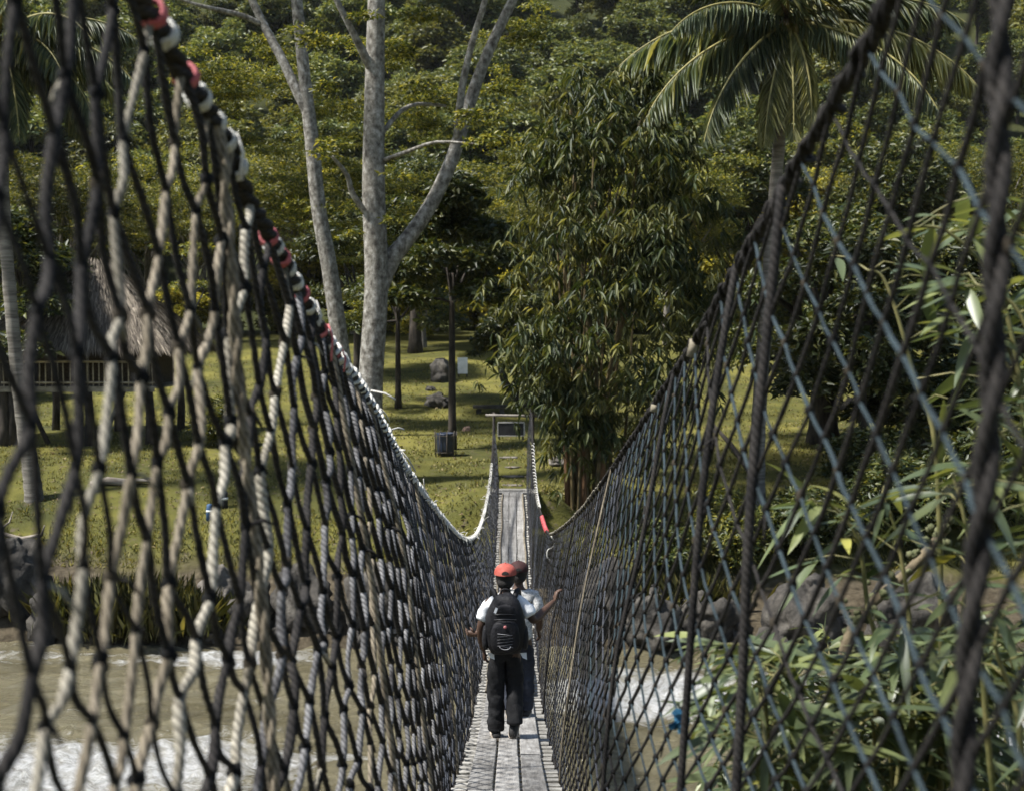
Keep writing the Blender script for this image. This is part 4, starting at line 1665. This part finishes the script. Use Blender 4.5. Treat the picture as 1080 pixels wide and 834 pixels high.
mb.tube([a - b, (a - b) * .5 + Vector((0, 0, .1)), Vector((0, 0, .02))], [.05, .08, .09], 8, 0)
o = mb.build('leaning_log', [BARK_DARK], None)
o.location = b
tag(o, 'dark broken log leaning against the foot of the palm', 'log')

# bin
p = on_ground(470, 481)
t = thing('litter_bin', 'dark blue litter bin in a stick frame at the foot of a thin tree', 'bin', p)
mb = MB()
n = 16
prof_ = [(.27, .03), (.30, .25), (.31, .5), (.30, .72), (.33, .78), (.30, .79), (.25, .6), (.22, .3)]
for i, (r, z) in enumerate(prof_):
    for j in range(n):
        a = 2 * PI * j / n
        k = 1 + .07 * noise.noise((math.cos(a) * 2, math.sin(a) * 2, z * 4))
        mb.v.append(Vector((math.cos(a) * r * k, math.sin(a) * r * k, z)))
for i in range(len(prof_) - 1):
    for j in range(n):
        j2 = (j + 1) % n
        mb.f.append((i * n + j, i * n + j2, (i + 1) * n + j2, (i + 1) * n + j))
        mb.uv += [(0, 0)] * 4
        mb.mi.append(0)
mb.f.append(tuple(range(n))[::-1]); mb.uv += [(0, 0)] * n; mb.mi.append(0)
mb.build('liner', [surf('blue_sack', (.008, .012, .022), (.022, .032, .058), 5, .35, .5, spec=.5)], t)
fr = MB()
for j in range(9):
    a = 2 * PI * j / 9
    fr.tube([Vector((math.cos(a) * .345, math.sin(a) * .345, -.05)), Vector((math.cos(a) * .375, math.sin(a) * .375, .84))], .016, 6, 0)
for z, r in ((.14, .352), (.70, .372)):
    fr.tube([Vector((math.cos(2 * PI * j / 20) * r, math.sin(2 * PI * j / 20) * r, z)) for j in range(21)], .012, 5, 0)
fr.build('frame', [DARKW], t)

# white board on the lawn
p = on_ground(488, 398)
t = thing('notice_board', 'small white board standing on the lawn beside the large boulder', 'board', p)
k = p.y / F
mb = MB(); mb.box((0, 0, 12 * k), (10.5 * k, .06, 17 * k), None, 0, .004); mb.build('panel', [surf('white_paint', (.62, .64, .60), (.80, .81, .78), 3, .6, .05)], t, False)
for s in (-1, 1):
    mb = MB(); mb.box((s * 4.2 * k, .06, 9 * k - .1), (.07, .06, 18 * k + .2)); mb.build('post', [DARKW], t, False)
# dark panel with pale frame behind the gate
p = on_ground(539, 464)
t = thing('framed_panel', 'low dark panel in a thin pale frame under the gate crossbar', 'panel', p)
k = p.y / F
zc = 11.5 * k
mb = MB(); mb.box((0, 0, zc), (27 * k, .05, 13 * k)); mb.build('panel', [surf('black_board', (.012, .012, .013), (.03, .03, .03), 4, .6, .1)], t, False)
mb = MB()
w, h = 28 * k, 14 * k
mb.box((0, -.005, zc + h / 2), (w, .07, .045)); mb.box((0, -.005, zc - h / 2), (w, .07, .035))
mb.box((-w / 2, -.005, zc), (.04, .066, h - .05)); mb.box((w / 2, -.005, zc), (.05, .066, h - .05))
mb.build('frame', [surf('pale_frame', (.26, .25, .23), (.42, .41, .38), 6, .7, .1)], t, False)
for s in (-1, 1):
    mb = MB(); mb.box((s * w * .45, .06, zc * .45 - .1), (.07, .06, zc * .9 + .3)); mb.build('leg', [DARKW], t, False)
# long low dark slab on two supports
p = on_ground(517, 436)
t = thing('dark_slab', 'long low dark slab on the lawn left of the crooked tree', 'bench', p)
k = p.y / F
mb = MB(); mb.box((0, 0, 7 * k), (36 * k, .5, 3.2 * k), None, 0, .02); mb.build('slab_top', [ROCK], t, False)
for s in (-1, 1):
    mb = MB(); mb.box((s * 12 * k, 0, 2.6 * k - .05), (5 * k, .42, 5.4 * k), None, 0, .02); mb.build('support', [ROCK], t, False)
# two short dark uprights of unknown use, seen through the left net
for px, py, h, lab, c in ((221, 548, .42, 'short black and blue upright thing on the grass, pale band round it', (.02, .05, .10)), (237, 537, .45, 'short black upright thing with a white spot, right of the blue one', (.012, .012, .014))):
    p = on_ground(px, py)
    t = thing('dark_upright', lab, 'post', p)
    mb = MB(); mb.tube([Vector((0, 0, -.1)), Vector((0, 0, h * .5)), Vector((.01, 0, h)), Vector((.01, 0, h + .03))], [.10, .095, .085, .05], 12, 0)
    mb.build('shaft', [surf('post_' + str(px), c, tuple(v * 1.8 for v in c), 8, .6, .2)], t)
    mb = MB(); mb.tube([Vector((.006, 0, h * .52)), Vector((.006, 0, h * .66))], [.1, .098], 12, 0); mb.build('band', [surf('white_paint', (0, 0, 0), (0, 0, 0))], t)

# ------------------------------------------------------------------ thatched hut
p = on_ground(100, 462)
t = thing('thatched_hut', 'thatched hut on stilts with a pole balcony rail, seen through the left net', 'hut', p)
k = p.y / F
HB = Vector(p)


def hp(px, py, dy=0):
    return at(px, py, p.y + dy) - HB


fl = hp(100, 404).z
ev = hp(100, 366).z
ap = hp(100, 276).z
xl, xr = hp(14, 404).x, hp(196, 404).x
D2 = 2.4
WOODG = surf('grey_bamboo', (.13, .115, .09), (.30, .27, .22), 6, .8, .3, stretch=(.3, .3, 1))
mb = MB()
for i in range(16):
    x = lerp(xl + .5, xr - .5, i / 15)
    mb.box((x, 0, fl - .05), ((xr - xl - 1) / 15 - .02, D2 * 2, .07), None, 0, .006)
mb.box((0.0, -D2 + .05, fl - .15), (xr - xl - .6, .1, .12)); mb.box((0, D2 - .05, fl - .15), (xr - xl - .6, .1, .12))
mb.build('platform', [WOODG], t, False)
wl = MB()
for (x, y, sx, sy) in ((0, -D2 + 1.3, xr - xl - 1.8, .08), (0, D2 - .3, xr - xl - 1.8, .08), (xl + 1.0, .45, .08, D2 * 2 - 1.75), (xr - 1.0, .45, .08, D2 * 2 - 1.75)):
    wl.box((x, y, (fl + ev) / 2 + .3), (sx, sy, ev - fl + .75))
wl.build('wall', [surf('woven_wall', (.03, .024, .016), (.085, .065, .042), 14, .9, .5)], t, False)
for (x, y) in ((xl + .8, -D2 + .25), (hp(112, 404).x, -D2 + .3), (xr - .8, -D2 + .25), (xl + .8, D2 - .3), (0.2, D2 - .3), (xr - .8, D2 - .3)):
    gz = ground(x + HB.x, y + HB.y) - HB.z
    mb = MB(); mb.tube([Vector((x, y, gz - .3)), Vector((x + .06, y, (gz + fl) / 2)), Vector((x + .02, y, fl - .09))], [.17, .15, .14], 9, 0)
    mb.build('stilt', [BARK_DARK], t)
    mb = MB(); mb.tube([Vector((x + .02, y, fl)), Vector((x + .02, y, ev + .3))], [.06, .05], 8, 0); mb.build('post', [WOODG], t)
gz = ground(HB.x - 1, HB.y - 1) - HB.z
for dx, tx in ((-1.0, -1.9), (.9, 1.8)):
    mb = MB(); mb.tube([Vector((dx, -D2 + .35, gz)), Vector((tx, -D2 + .35, fl - .15))], [.1, .08], 8, 0); mb.build('brace', [BARK_DARK], t)
rail = MB()
rz_ = fl + .86
rail.tube([Vector((xl + .5, -D2 + .12, rz_)), Vector((0, -D2 + .12, rz_ + .02)), Vector((xr - .5, -D2 + .12, rz_))], .045, 8, 0)
rail.tube([Vector((xl + .5, -D2 + .12, fl + .12)), Vector((xr - .5, -D2 + .12, fl + .12))], .04, 8, 0)
ro = rail.build('railing', [surf('pale_bamboo', (.24, .20, .14), (.42, .37, .28), 8, .7, .2)], t)
nb = 26
for i in range(nb):
    x = lerp(xl + .6, xr - .6, i / (nb - 1)) + random.gauss(0, .015)
    mb = MB(); mb.tube([Vector((x, -D2 + .12, fl - .02)), Vector((x + random.gauss(0, .01), -D2 + .12, rz_))], .026, 6, 0)
    mb.build('baluster', [surf('pale_bamboo', (0, 0, 0), (0, 0, 0))], ro)
# roof: hipped core with layered thatch strands over it
core = MB()
ex, ey = (xr - xl) / 2 + .45, D2 + .7
ridge = .55
C0 = [Vector((-ex, -ey, ev)), Vector((ex, -ey, ev)), Vector((ex, ey, ev)), Vector((-ex, ey, ev)), Vector((-ridge, 0, ap)), Vector((ridge, 0, ap))]
for q in ((0, 1, 5, 4), (2, 3, 4, 5), (1, 2, 5), (3, 0, 4), (3, 2, 1, 0)):
    core.poly([C0[i] for i in q])
TH = leaf_mat('thatch', [(0, (.055, .045, .035)), (.6, (.13, .11, .085)), (1, (.27, .23, .18))], .05, .9)
n = 26000
P, D, N = [], [], []
for i in range(n):
    q = random.choice(((0, 1, 5, 4), (0, 1, 5, 4), (2, 3, 4, 5), (1, 2, 5, 5), (3, 0, 4, 4)))
    A_, B_, Cc, Dd = [C0[j] for j in q]
    u, v = random.random(), 1 - math.sqrt(random.random())
    a = lerp(lerp(A_, B_, u), lerp(Dd, Cc, u), min(1, v * 1.02))
    nn = (B_ - A_).cross(Dd - A_).normalized()
    down = (lerp(A_, B_, u) - lerp(Dd, Cc, u)).normalized()
    P.append(tuple(a + nn * (.05 + .07 * random.random()) - down * .15))
    D.append(tuple(down + nn * .02 + Vector((random.gauss(0, .1), random.gauss(0, .1), random.gauss(0, .06)))))
    N.append(tuple(nn))
V, T = leaves(np.array(P), np.array(D), np.array(N), RNG.uniform(.35, .75, n), .05, .1, .12)
ro = core.build('roof', [surf('thatch_core', (.03, .025, .02), (.07, .06, .045), 10, .95, .5)], t, False)
np_mesh('thatch', V, T, TH, ro)

# ================================================================== PEOPLE
SKIN = surf('brown_skin', (.050, .027, .018), (.082, .046, .03), 20, .55, .1)
HAIR = surf('black_hair', (.006, .005, .005), (.018, .015, .013), 60, .6, .6)
WHITE = surf('white_cotton', (.62, .64, .66), (.78, .79, .80), 5, .9, .35, bscale=9, dist=.03)
GREYP = surf('printed_cotton', (.24, .235, .225), (.62, .61, .59), 55, .9, .35, bscale=9, dist=.03)
BLACKC = surf('black_cloth', (.0035, .0035, .004), (.009, .009, .010), 6, .85, .5, bscale=10, dist=.03)
NAVY = surf('navy_cloth', (.010, .012, .018), (.028, .032, .045), 6, .85, .5, bscale=10, dist=.03)
NYLON = surf('black_nylon', (.004, .004, .005), (.011, .0105, .013), 8, .62, .6, bscale=14, spec=.25, dist=.02)
REDC = surf('faded_red_cap', (.27, .05, .035), (.40, .10, .075), 14, .8, .2)


def skin_mesh(name, verts, edges, mat, parent, root=0, sub=2, folds=0):
    me = bpy.data.meshes.new(name)
    me.from_pydata([v[:3] for v in verts], edges, [])
    me.materials.append(mat)
    o = bpy.data.objects.new(name, me)
    COL.objects.link(o)
    o.parent = parent
    md = o.modifiers.new('skin', 'SKIN')
    md.use_smooth_shade = True
    md.branch_smoothing = .3
    sv = me.skin_vertices[0].data if me.skin_vertices else None
    if sv is None:
        me.skin_vertices.new() if hasattr(me.skin_vertices, 'new') else None
        sv = me.skin_vertices[0].data
    for i, v in enumerate(verts):
        r = v[3]
        sv[i].radius = r if isinstance(r, tuple) else (r, r)
        sv[i].use_root = (i == root)
    s = o.modifiers.new('sub', 'SUBSURF')
    s.levels = s.render_levels = sub
    dg = bpy.context.evaluated_depsgraph_get()
    dg.update()
    me2 = bpy.data.meshes.new_from_object(o.evaluated_get(dg))
    o.modifiers.clear()
    o.data = me2
    o.data.name = name
    if folds:
        for v in me2.vertices:
            p = v.co
            k = noise.noise((p.x * 9, p.y * 9, p.z * 16)) + .6 * noise.noise((p.x * 22, p.y * 22, p.z * 30 + 4)) + .7 * noise.noise((p.x * 5, p.y * 14, p.z * 5 + p.x * 18 + 8))
            v.co = p + v.normal * folds * k
    me2.polygons.foreach_set('use_smooth', [True] * len(me2.polygons))
    return o


def chain(pts):
    return [(i, i + 1) for i in range(len(pts) - 1)]


def hand(parent, wrist, direction, palm_n, side, grip=.9):
    """palm and five bent fingers; direction = where the fingers point, palm_n = the way the palm faces"""
    d = Vector(direction).normalized()
    nrm = Vector(palm_n)
    nrm = (nrm - d * nrm.dot(d)).normalized()
    s = d.cross(nrm) * side
    w = Vector(wrist)
    mb = MB()
    mb.tube([w - d * .02, w + d * .01, w + d * .045, w + d * .08, w + d * .09], [.022, .026, .034, .036, .028], 10, 0)
    # flatten the palm
    mb.v = [w + (v - w) - nrm * ((v - w).dot(nrm) * .45) for v in mb.v]
    for q, (off, ln) in enumerate(((-.027, .062), (-.009, .074), (.009, .070), (.026, .054))):
        b = w + d * .078 + s * off
        P = [b]
        a = .15
        for j, f in enumerate((.42, .32, .26)):
            a += grip * (.55 + .1 * q)
            P.append(P[-1] + (d * math.cos(a) + nrm * math.sin(a)) * ln * f)
        mb.tube(P, [.0092, .0088, .008, .006], 7, 0)
    b = w + d * .025 - s * .026
    t1 = b + (d * .6 - s * .8).normalized() * .032
    t2 = t1 + (d * .85 - s * .15 + nrm * .6).normalized() * .028
    mb.tube([b, t1, t2, t2 + (d * .6 + nrm * .7 + s * .2).normalized() * .016], [.012, .0105, .009, .006], 7, 0)
    return mb.build('hand', [SKIN], parent)


def person(loc, label, S):
    t = thing('person', label, 'person', loc)
    # trunk, neck, head, arms, legs as one skin
    sh = S['shoulders']
    V = [(0, 0, .90, (.115, .085)), (0, .005, 1.03, (.115, .08)), (0, .015, 1.17, (.125, .085)), (0, .01, 1.27, (.105, .07)), (0, .01, 1.335, (.055, .05)),
         (0, .018, 1.395, (.046, .048)), (0, .03, 1.43, (.058, .068)), (0, .035, 1.48, (.072, .088)), (0, .028, 1.535, (.070, .086)), (0, .02, 1.575, (.045, .055))]
    E = chain(V)
    def limb(from_i, pts):
        prev = from_i
        for p in pts:
            V.append(p)
            E.append((prev, len(V) - 1))
            prev = len(V) - 1
    for key in ('arm_r', 'arm_l'):
        limb(3, S[key])
    for key in ('leg_r', 'leg_l'):
        limb(0, S[key])
    # nose, chin and ears
    limb(7, [(0, .125, 1.475, .014), (0, .142, 1.462, .010)])
    body = skin_mesh('body', V, E, SKIN, t, 0, 2)
    for s in (-1, 1):
        mb = MB(); mb.blob((s * .073, .028, 1.475), 1, 0, 8, 6, (.012, .022, .032)); mb.build('ear', [SKIN], body)
        mb = MB(); mb.blob((s * .03, .112, 1.497), .011, 0, 8, 6); mb.build('eye', [surf('eye_white', (.6, .6, .58), (.65, .65, .62))], body)
    mb = MB(); mb.tube([Vector((-.024, .112, 1.43)), Vector((0, .121, 1.429)), Vector((.024, .112, 1.43))], .006, 6, 0); mb.build('mouth', [surf('lips', (.16, .06, .045), (.2, .08, .06))], body)
    # hair: short, low on the nape
    mb = MB()
    mb.blob((0, .014, 1.515), 1, 0, 20, 12, (.088, .100, .092), .12, 3)
    mb.blob((0, -.022, 1.465), 1, 0, 18, 10, (.074, .066, .062), .15, 5)
    mb.build('hair', [HAIR], t)
    # shirt
    V = [(0, 0, .775, (.172, .128)), (0, 0, .90, (.162, .120)), (0, .01, 1.05, (.150, .108)), (0, .012, 1.18, (.162, .112)), (0, .008, 1.285, (.125, .086)), (0, .008, 1.345, (.066, .056))]
    E = chain(V)
    for key in ('arm_r', 'arm_l'):
        a, b = Vector(S[key][0][:3]), Vector(S[key][1][:3])
        prev = 4
        for p, r in ((a + Vector((0, 0, -.005)), (.072, .074)), (lerp(a, b, .45), (.072, .076)), (lerp(a, b, .80), (.078, .084))):
            V.append((*p, r))
            E.append((prev, len(V) - 1))
            prev = len(V) - 1
    skin_mesh('shirt', V, E, S['shirt'], t, 2, 3, .010)
    V = [(0, .0, .90, (.146, .108)), (0, .0, .82, (.150, .115))]
    E = [(0, 1)]
    for key in ('leg_r', 'leg_l'):
        prev = 1
        L = S[key]
        for i, r in ((0, .100), (1, .092), (2, .084), (3, .080), (4, .088)):
            p = Vector(L[i][:3]) if i < len(L) else Vector(L[-1][:3])
            V.append((*p, (r, r)))
            E.append((prev, len(V) - 1))
            prev = len(V) - 1
    skin_mesh('trousers', V, E, S['trousers'], t, 0, 3, .012)
    # shoes
    for (fx, fy, fz, pitch, yaw) in S['feet']:
        mb = MB()
        R = Matrix.Rotation(yaw, 3, 'Z') @ Matrix.Rotation(-pitch, 3, 'X')
        sec = [(-.105, .030, .055), (-.08, .040, .075), (-.03, .042, .085), (.04, .045, .065), (.10, .047, .048), (.145, .036, .036), (.165, .016, .026)]
        n = 12
        for (y, w, h) in sec:
            for j in range(n):
                a = 2 * PI * j / n
                x, z = math.cos(a) * w, h / 2 + math.sin(a) * h / 2
                mb.v.append(R @ Vector((x, y, max(z, .012))) + Vector((fx, fy, fz)))
        for i in range(len(sec) - 1):
            for j in range(n):
                j2 = (j + 1) % n
                mb.f.append((i * n + j, (i + 1) * n + j, (i + 1) * n + j2, i * n + j2)); mb.uv += [(0, 0)] * 4; mb.mi.append(0)
        for i in (0, len(sec) - 1):
            fc = tuple(i * n + j for j in range(n)); mb.f.append(fc); mb.uv += [(0, 0)] * n; mb.mi.append(0)
        sh_ = mb.build('shoe', [surf('dark_shoe', (.012, .011, .010), (.03, .028, .026), 12, .6, .2)], t)
        sb = MB()
        pts = [(-.108, .034), (-.08, .046), (-.02, .046), (.05, .05), (.11, .05), (.155, .036), (.172, .012)]
        ring = [(w, y) for y, w in pts] + [(-w, y) for y, w in reversed(pts)]
        m = len(ring)
        for z in (.0, .022):
            for (x, y) in ring:
                sb.v.append(R @ Vector((x, y, z)) + Vector((fx, fy, fz)))
        sb.f.append(tuple(range(m))[::-1]); sb.uv += [(0, 0)] * m; sb.mi.append(0)
        sb.f.append(tuple(range(m, 2 * m))); sb.uv += [(0, 0)] * m; sb.mi.append(0)
        for j in range(m):
            j2 = (j + 1) % m
            sb.f.append((j, j2, m + j2, m + j)); sb.uv += [(0, 0)] * 4; sb.mi.append(0)
        sb.build('sole', [surf('tan_sole', (.30, .25, .20), (.46, .40, .33), 12, .8, .2)], sh_, False)
    return t


def cap(parent, mat, brim_dir=1, z=1.535, r=.106, label=None, dome=.098):
    mb = MB()
    n, m = 24, 8
    b0 = 0
    mb.v.append(Vector((0, .015, z + dome)))
    for i in range(1, m + 1):
        th = PI / 2 * i / m
        for j in range(n):
            a = 2 * PI * j / n
            mb.v.append(Vector((math.sin(th) * math.cos(a) * r * .93, .015 + math.sin(th) * math.sin(a) * r * 1.08, z + math.cos(th) * dome - (.012 if i == m else 0))))
    for j in range(n):
        j2 = (j + 1) % n
        mb.f.append((0, 1 + j, 1 + j2)); mb.uv += [(0, 0)] * 3; mb.mi.append(0)
        for i in range(m - 1):
            mb.f.append((1 + i * n + j, 1 + (i + 1) * n + j, 1 + (i + 1) * n + j2, 1 + i * n + j2)); mb.uv += [(0, 0)] * 4; mb.mi.append(0)
    mb.blob((0, .015, z + dome), .010, 0, 8, 5)
    c = mb.build('cap', [mat], parent)
    if label:
        c['label'] = label
    op = MB()                       # opening over the strap at the back of the cap
    for rr in (0, .034):
        for q in range(11):
            a = PI * q / 10
            x, zz = math.cos(a) * rr, math.sin(a) * rr * .9
            th = math.asin(max(-1, min(1, x / (r * .93))))
            up_ = 1 - .18 * (zz / .03) ** 2 * .3
            op.v.append(Vector((x, .015 - brim_dir * (math.cos(th) * r * 1.08 * up_ + .003), z + zz + .004)))
    for q in range(10):
        op.f.append((q, q + 1, 11 + q + 1, 11 + q)); op.uv += [(0, 0)] * 4; op.mi.append(0)
    op.build('opening', [HAIR], c)
    # peak
    pk = MB()
    for s, zz in ((1, 0), (1, .006)):
        pass
    seg = 12
    for k in range(seg + 1):
        a = PI * (.15 + .7 * k / seg)
        for rr, dz in ((.9, 0), (1.35, -.004), (1.72, -.022)):
            pk.v.append(Vector((math.cos(a) * r * (.93 if rr < 1 else 1.0), .015 + brim_dir * math.sin(a) * r * rr * 1.05, z + dz)))
    for k in range(seg):
        for q in range(2):
            pk.f.append((k * 3 + q, k * 3 + q + 1, (k + 1) * 3 + q + 1, (k + 1) * 3 + q)); pk.uv += [(0, 0)] * 4; pk.mi.append(0)
    o = pk.build('peak', [mat], c)
    md = o.modifiers.new('thick', 'SOLIDIFY')
    md.thickness = .006
    return c


# walker with the red cap; x to the right, y away from the camera
Y1_ = 10.85
SC1 = .955
loc1 = Vector((at(533, 700, Y1_).x, Y1_, deckz(Y1_) + .046))
slope = (deckz(Y1_ + .2) - deckz(Y1_ - .2)) / .4
hr_ = (at(585, 633, 11.15) - loc1) / SC1         # right wrist
S1 = dict(shoulders=.17, shirt=WHITE, trousers=BLACKC,
          arm_r=[(.165, .01, 1.285, .054), (.262, -.02, 1.10, .043), (lerp(.262, hr_.x, .5), lerp(-.02, hr_.y, .5), lerp(1.10, hr_.z, .5), .040), (hr_.x, hr_.y, hr_.z, .024)],
          arm_l=[(-.165, .01, 1.285, .054), (-.232, -.03, 1.04, .042), (-.222, .02, .90, .037), (-.20, .07, .80, .025)],
          leg_r=[(.078, 0, .80, .088), (.088, .07, .49, .060), (.086, -.03, .30, .052), (.084, -.10, .18, .042), (.084, -.105, .15, .036)],
          leg_l=[(-.082, 0, .80, .088), (-.09, .035, .48, .060), (-.09, .015, .25, .052), (-.088, .0, .09, .042), (-.088, .0, .06, .036)],
          feet=[(.086, -.05, .105, -.85, -.22), (-.09, .03, -.004, -.06, .10)])
w1 = person(loc1, 'person in a red cap, white tee and black trousers, right hand on the net', S1)
cap(w1, REDC, 1, 1.552, .112, None, .088)
hand(w1, hr_, (.25, .35, .9), (.9, .3, -.1), -1, .55)
hand(w1, (-.20, .07, .80), (.1, .15, -1), (.9, .1, .0), 1, .5)
w1.scale = (SC1,) * 3
mb = MB()      # white shirt tails below the pack
for x in (-.135, .165):
    mb.poly([Vector((x - .03, -.115, .83)), Vector((x + .03, -.105, .83)), Vector((x + .035, -.112, .765)), Vector((x - .005, -.118, .785))])
o = mb.build('shirt_tail', [WHITE], w1, False)
md = o.modifiers.new('thick', 'SOLIDIFY'); md.thickness = .006

bp = thing('backpack', 'black backpack with cord lacing worn by the person in the red cap', 'backpack', loc1 + Vector((0, -.15, .84)) * SC1)
bp.scale = (SC1,) * 3


def pillow(name, c, size, mat, parent, pw=3.2, wob=.03, seed=0, nn=20, tp=.16):
    mb = MB()
    mb.blob(c, 1, 0, nn, 14, (1, 1, 1))
    out = []
    for v in mb.v:
        d = v - Vector(c)
        q = (abs(d.x) ** pw + abs(d.y) ** pw + abs(d.z) ** pw) ** (1 / pw)
        d = d / max(q, 1e-6)
        taper = 1 - tp * max(0, d.z) ** 1.5 - .05 * max(0, -d.z)
        k = 1 + wob * noise.noise(d * 2 + Vector((seed, 0, 0)))
        out.append(Vector(c) + Vector((d.x * size[0] / 2 * taper, d.y * size[1] / 2, d.z * size[2] / 2)) * k)
    mb.v = out
    return mb.build(name, [mat], parent)


pillow('main_compartment', (0, 0, .27), (.37, .22, .56), NYLON, bp, 3.6, .07, 1, tp=.36)
pillow('front_pocket', (0, -.105, .18), (.27, .09, .30), NYLON, bp, 3.4, .06, 2)
pillow('top_pocket', (0, -.085, .415), (.19, .07, .12), NYLON, bp, 3.0, .06, 3, tp=.3)
for s in (-1, 1):
    pillow('side_pocket', (s * .18, .01, .14), (.07, .15, .22), NYLON, bp, 3, .06, 4 + s)
    mb = MB()
    P = catmull([Vector((s * .075, .05, .47)), Vector((s * .10, .10, .535)), Vector((s * .12, .165, .545)), Vector((s * .125, .265, .48)), Vector((s * .135, .305, .34)), Vector((s * .16, .265, .18)), Vector((s * .17, .12, .08))], 6)
    mb.tube(P, .026, 8, 0)
    mb.build('shoulder_strap', [NYLON], bp)
mb = MB(); mb.tube(catmull([Vector((-.04, .06, .52)), Vector((-.03, .05, .575)), Vector((.03, .05, .575)), Vector((.04, .06, .52))], 4), .009, 6, 0); mb.build('grab_handle', [NYLON], bp)
mb = MB()
P = []
for k in range(10):
    P.append(Vector(((-.07 if k % 2 else .07), -.158, .09 + .014 * k)))
mb.tube(P, .0035, 5, 0)
mb.tube([Vector((math.cos(a) * .05, -.160, .10 + math.sin(a) * .03)) for a in np.linspace(PI, 2 * PI, 9)], .004, 5, 0)
mb.build('cord_lacing', [surf('grey_cord', (.16, .16, .17), (.3, .3, .31), 20, .6, .1)], bp)
mb = MB(); mb.blob((.0, -.152, .275), .016, 0, 10, 6, (1, .4, 1)); mb.build('badge', [surf('pinkish_badge', (.36, .12, .12), (.5, .2, .2), 10, .5, .1)], bp)
mb = MB(); mb.box((-.085, -.135, .425), (.022, .006, .05), Matrix.Rotation(.35, 3, 'Y')); mb.build('tag', [WHITE], bp, False)
for z0, y0, w0 in ((.335, -.146, .2), (.375, -.118, .24)):
    mb = MB(); mb.tube([Vector((lerp(-w0 / 2, w0 / 2, q / 8), y0 + .035 * (abs(q - 4) / 4) ** 3, z0 + .012 * math.sin(PI * q / 8))) for q in range(9)], .004, 5, 0)
    mb.build('zip', [surf('zip_grey', (.03, .03, .032), (.06, .06, .065), 20, .4, .1)], bp)

# the one in front, mostly hidden
Y2_ = 12.3
loc2 = Vector((at(547, 700, Y2_).x, Y2_, deckz(Y2_) + .046))
SC2 = .97
hl = (at(502, 669, 12.1) - loc2) / SC2
S2 = dict(shoulders=.17, shirt=GREYP, trousers=NAVY,
          arm_r=[(.165, .01, 1.285, .054), (.215, -.03, 1.04, .042), (.215, .04, .93, .037), (.205, .10, .88, .025)],
          arm_l=[(-.165, .01, 1.285, .054), (-.30, -.06, 1.10, .042), (lerp(-.30, hl.x, .5), lerp(-.06, hl.y, .5), lerp(1.10, hl.z, .5), .036), (hl.x, hl.y, hl.z, .025)],
          leg_r=[(.078, 0, .80, .088), (.085, .06, .48, .060), (.082, .03, .25, .052), (.080, .0, .09, .042), (.080, .0, .06, .036)],
          leg_l=[(-.082, 0, .80, .088), (-.09, .02, .48, .060), (-.09, -.08, .27, .052), (-.088, -.16, .14, .042), (-.088, -.17, .11, .036)],
          feet=[(.082, .03, -.004, 0, -.1), (-.09, -.12, .06, -.55, .1)])
w2 = person(loc2, 'person in a patterned grey shirt and dark cap walking just ahead', S2)
w2.scale = (SC2,) * 3
cap(w2, surf('dark_red_cap', (.020, .008, .007), (.045, .015, .014), 14, .8, .2), 1, 1.545, .112, None, .088)
hand(w2, hl, (-.8, .25, .1), (-.2, .8, .2), 1, .5)
hand(w2, (.205, .10, .88), (.2, .4, -.8), (-.9, .1, 0), -1, .5)

# ================================================================== LIGHT AND CAMERA
SUN_EL, SUN_AZ = math.radians(56), math.radians(-104)     # azimuth clockwise from +y
world = bpy.data.worlds.new('World')
scene.world = world
world.use_nodes = True
nt = world.node_tree
bg = nt.nodes['Background']
sky = nt.nodes.new('ShaderNodeTexSky')
sky.sky_type = 'NISHITA'
sky.sun_disc = False
sky.sun_elevation = SUN_EL
sky.sun_rotation = SUN_AZ
sky.air_density = 1.2
sky.dust_density = 1.2
nt.links.new(sky.outputs[0], bg.inputs[0])
bg.inputs[1].default_value = .08
ld = bpy.data.lights.new('sun', 'SUN')
ld.energy = 5.0
ld.angle = math.radians(4.5)
ld.color = (1, .975, .93)
sun = bpy.data.objects.new('sun', ld)
COL.objects.link(sun)
d = Vector((math.sin(SUN_AZ) * math.cos(SUN_EL), math.cos(SUN_AZ) * math.cos(SUN_EL), math.sin(SUN_EL)))
sun.rotation_euler = d.to_track_quat('Z', 'Y').to_euler()

hm, hnt, hout = new_mat('haze')
pv = nd(hnt, 'ShaderNodeVolumePrincipled', Density=.00005)
pv.inputs['Color'].default_value = (.92, .96, 1, 1)
hnt.links.new(pv.outputs[0], hout.inputs['Volume'])
mb = MB()
mb.box((0, 135, (CZ + 140 - 3) / 2), (420, 400, CZ + 140 + 3))
hz = mb.build('haze', [hm], None, False)
tag(hz, 'thin pale haze over the wooded hillside', 'haze', kind='stuff')
cd = bpy.data.cameras.new('camera')
cam = bpy.data.objects.new('camera', cd)
COL.objects.link(cam)
cam.location = (0, 0, CZ)
cam.rotation_euler = (PI / 2 - TILT, 0, 0)
cd.sensor_width = 36
cd.lens = 36 * F / 1080
cd.clip_start = .05
cd.clip_end = 1500
cd.dof.use_dof = True
cd.dof.focus_distance = 11.5
cd.dof.aperture_fstop = 3.0
cd.dof.aperture_blades = 7
scene.camera = cam

scene.view_settings.view_transform = 'Standard'
scene.view_settings.look = 'None'
scene.view_settings.exposure = 1.05
scene.view_settings.gamma = 1
scene.render.engine = 'CYCLES'
cy = scene.cycles
cy.max_bounces = 5
cy.diffuse_bounces = 3
cy.glossy_bounces = 2
cy.transmission_bounces = 3
cy.transparent_max_bounces = 4
cy.caustics_reflective = False
cy.caustics_refractive = False
cy.use_denoising = True
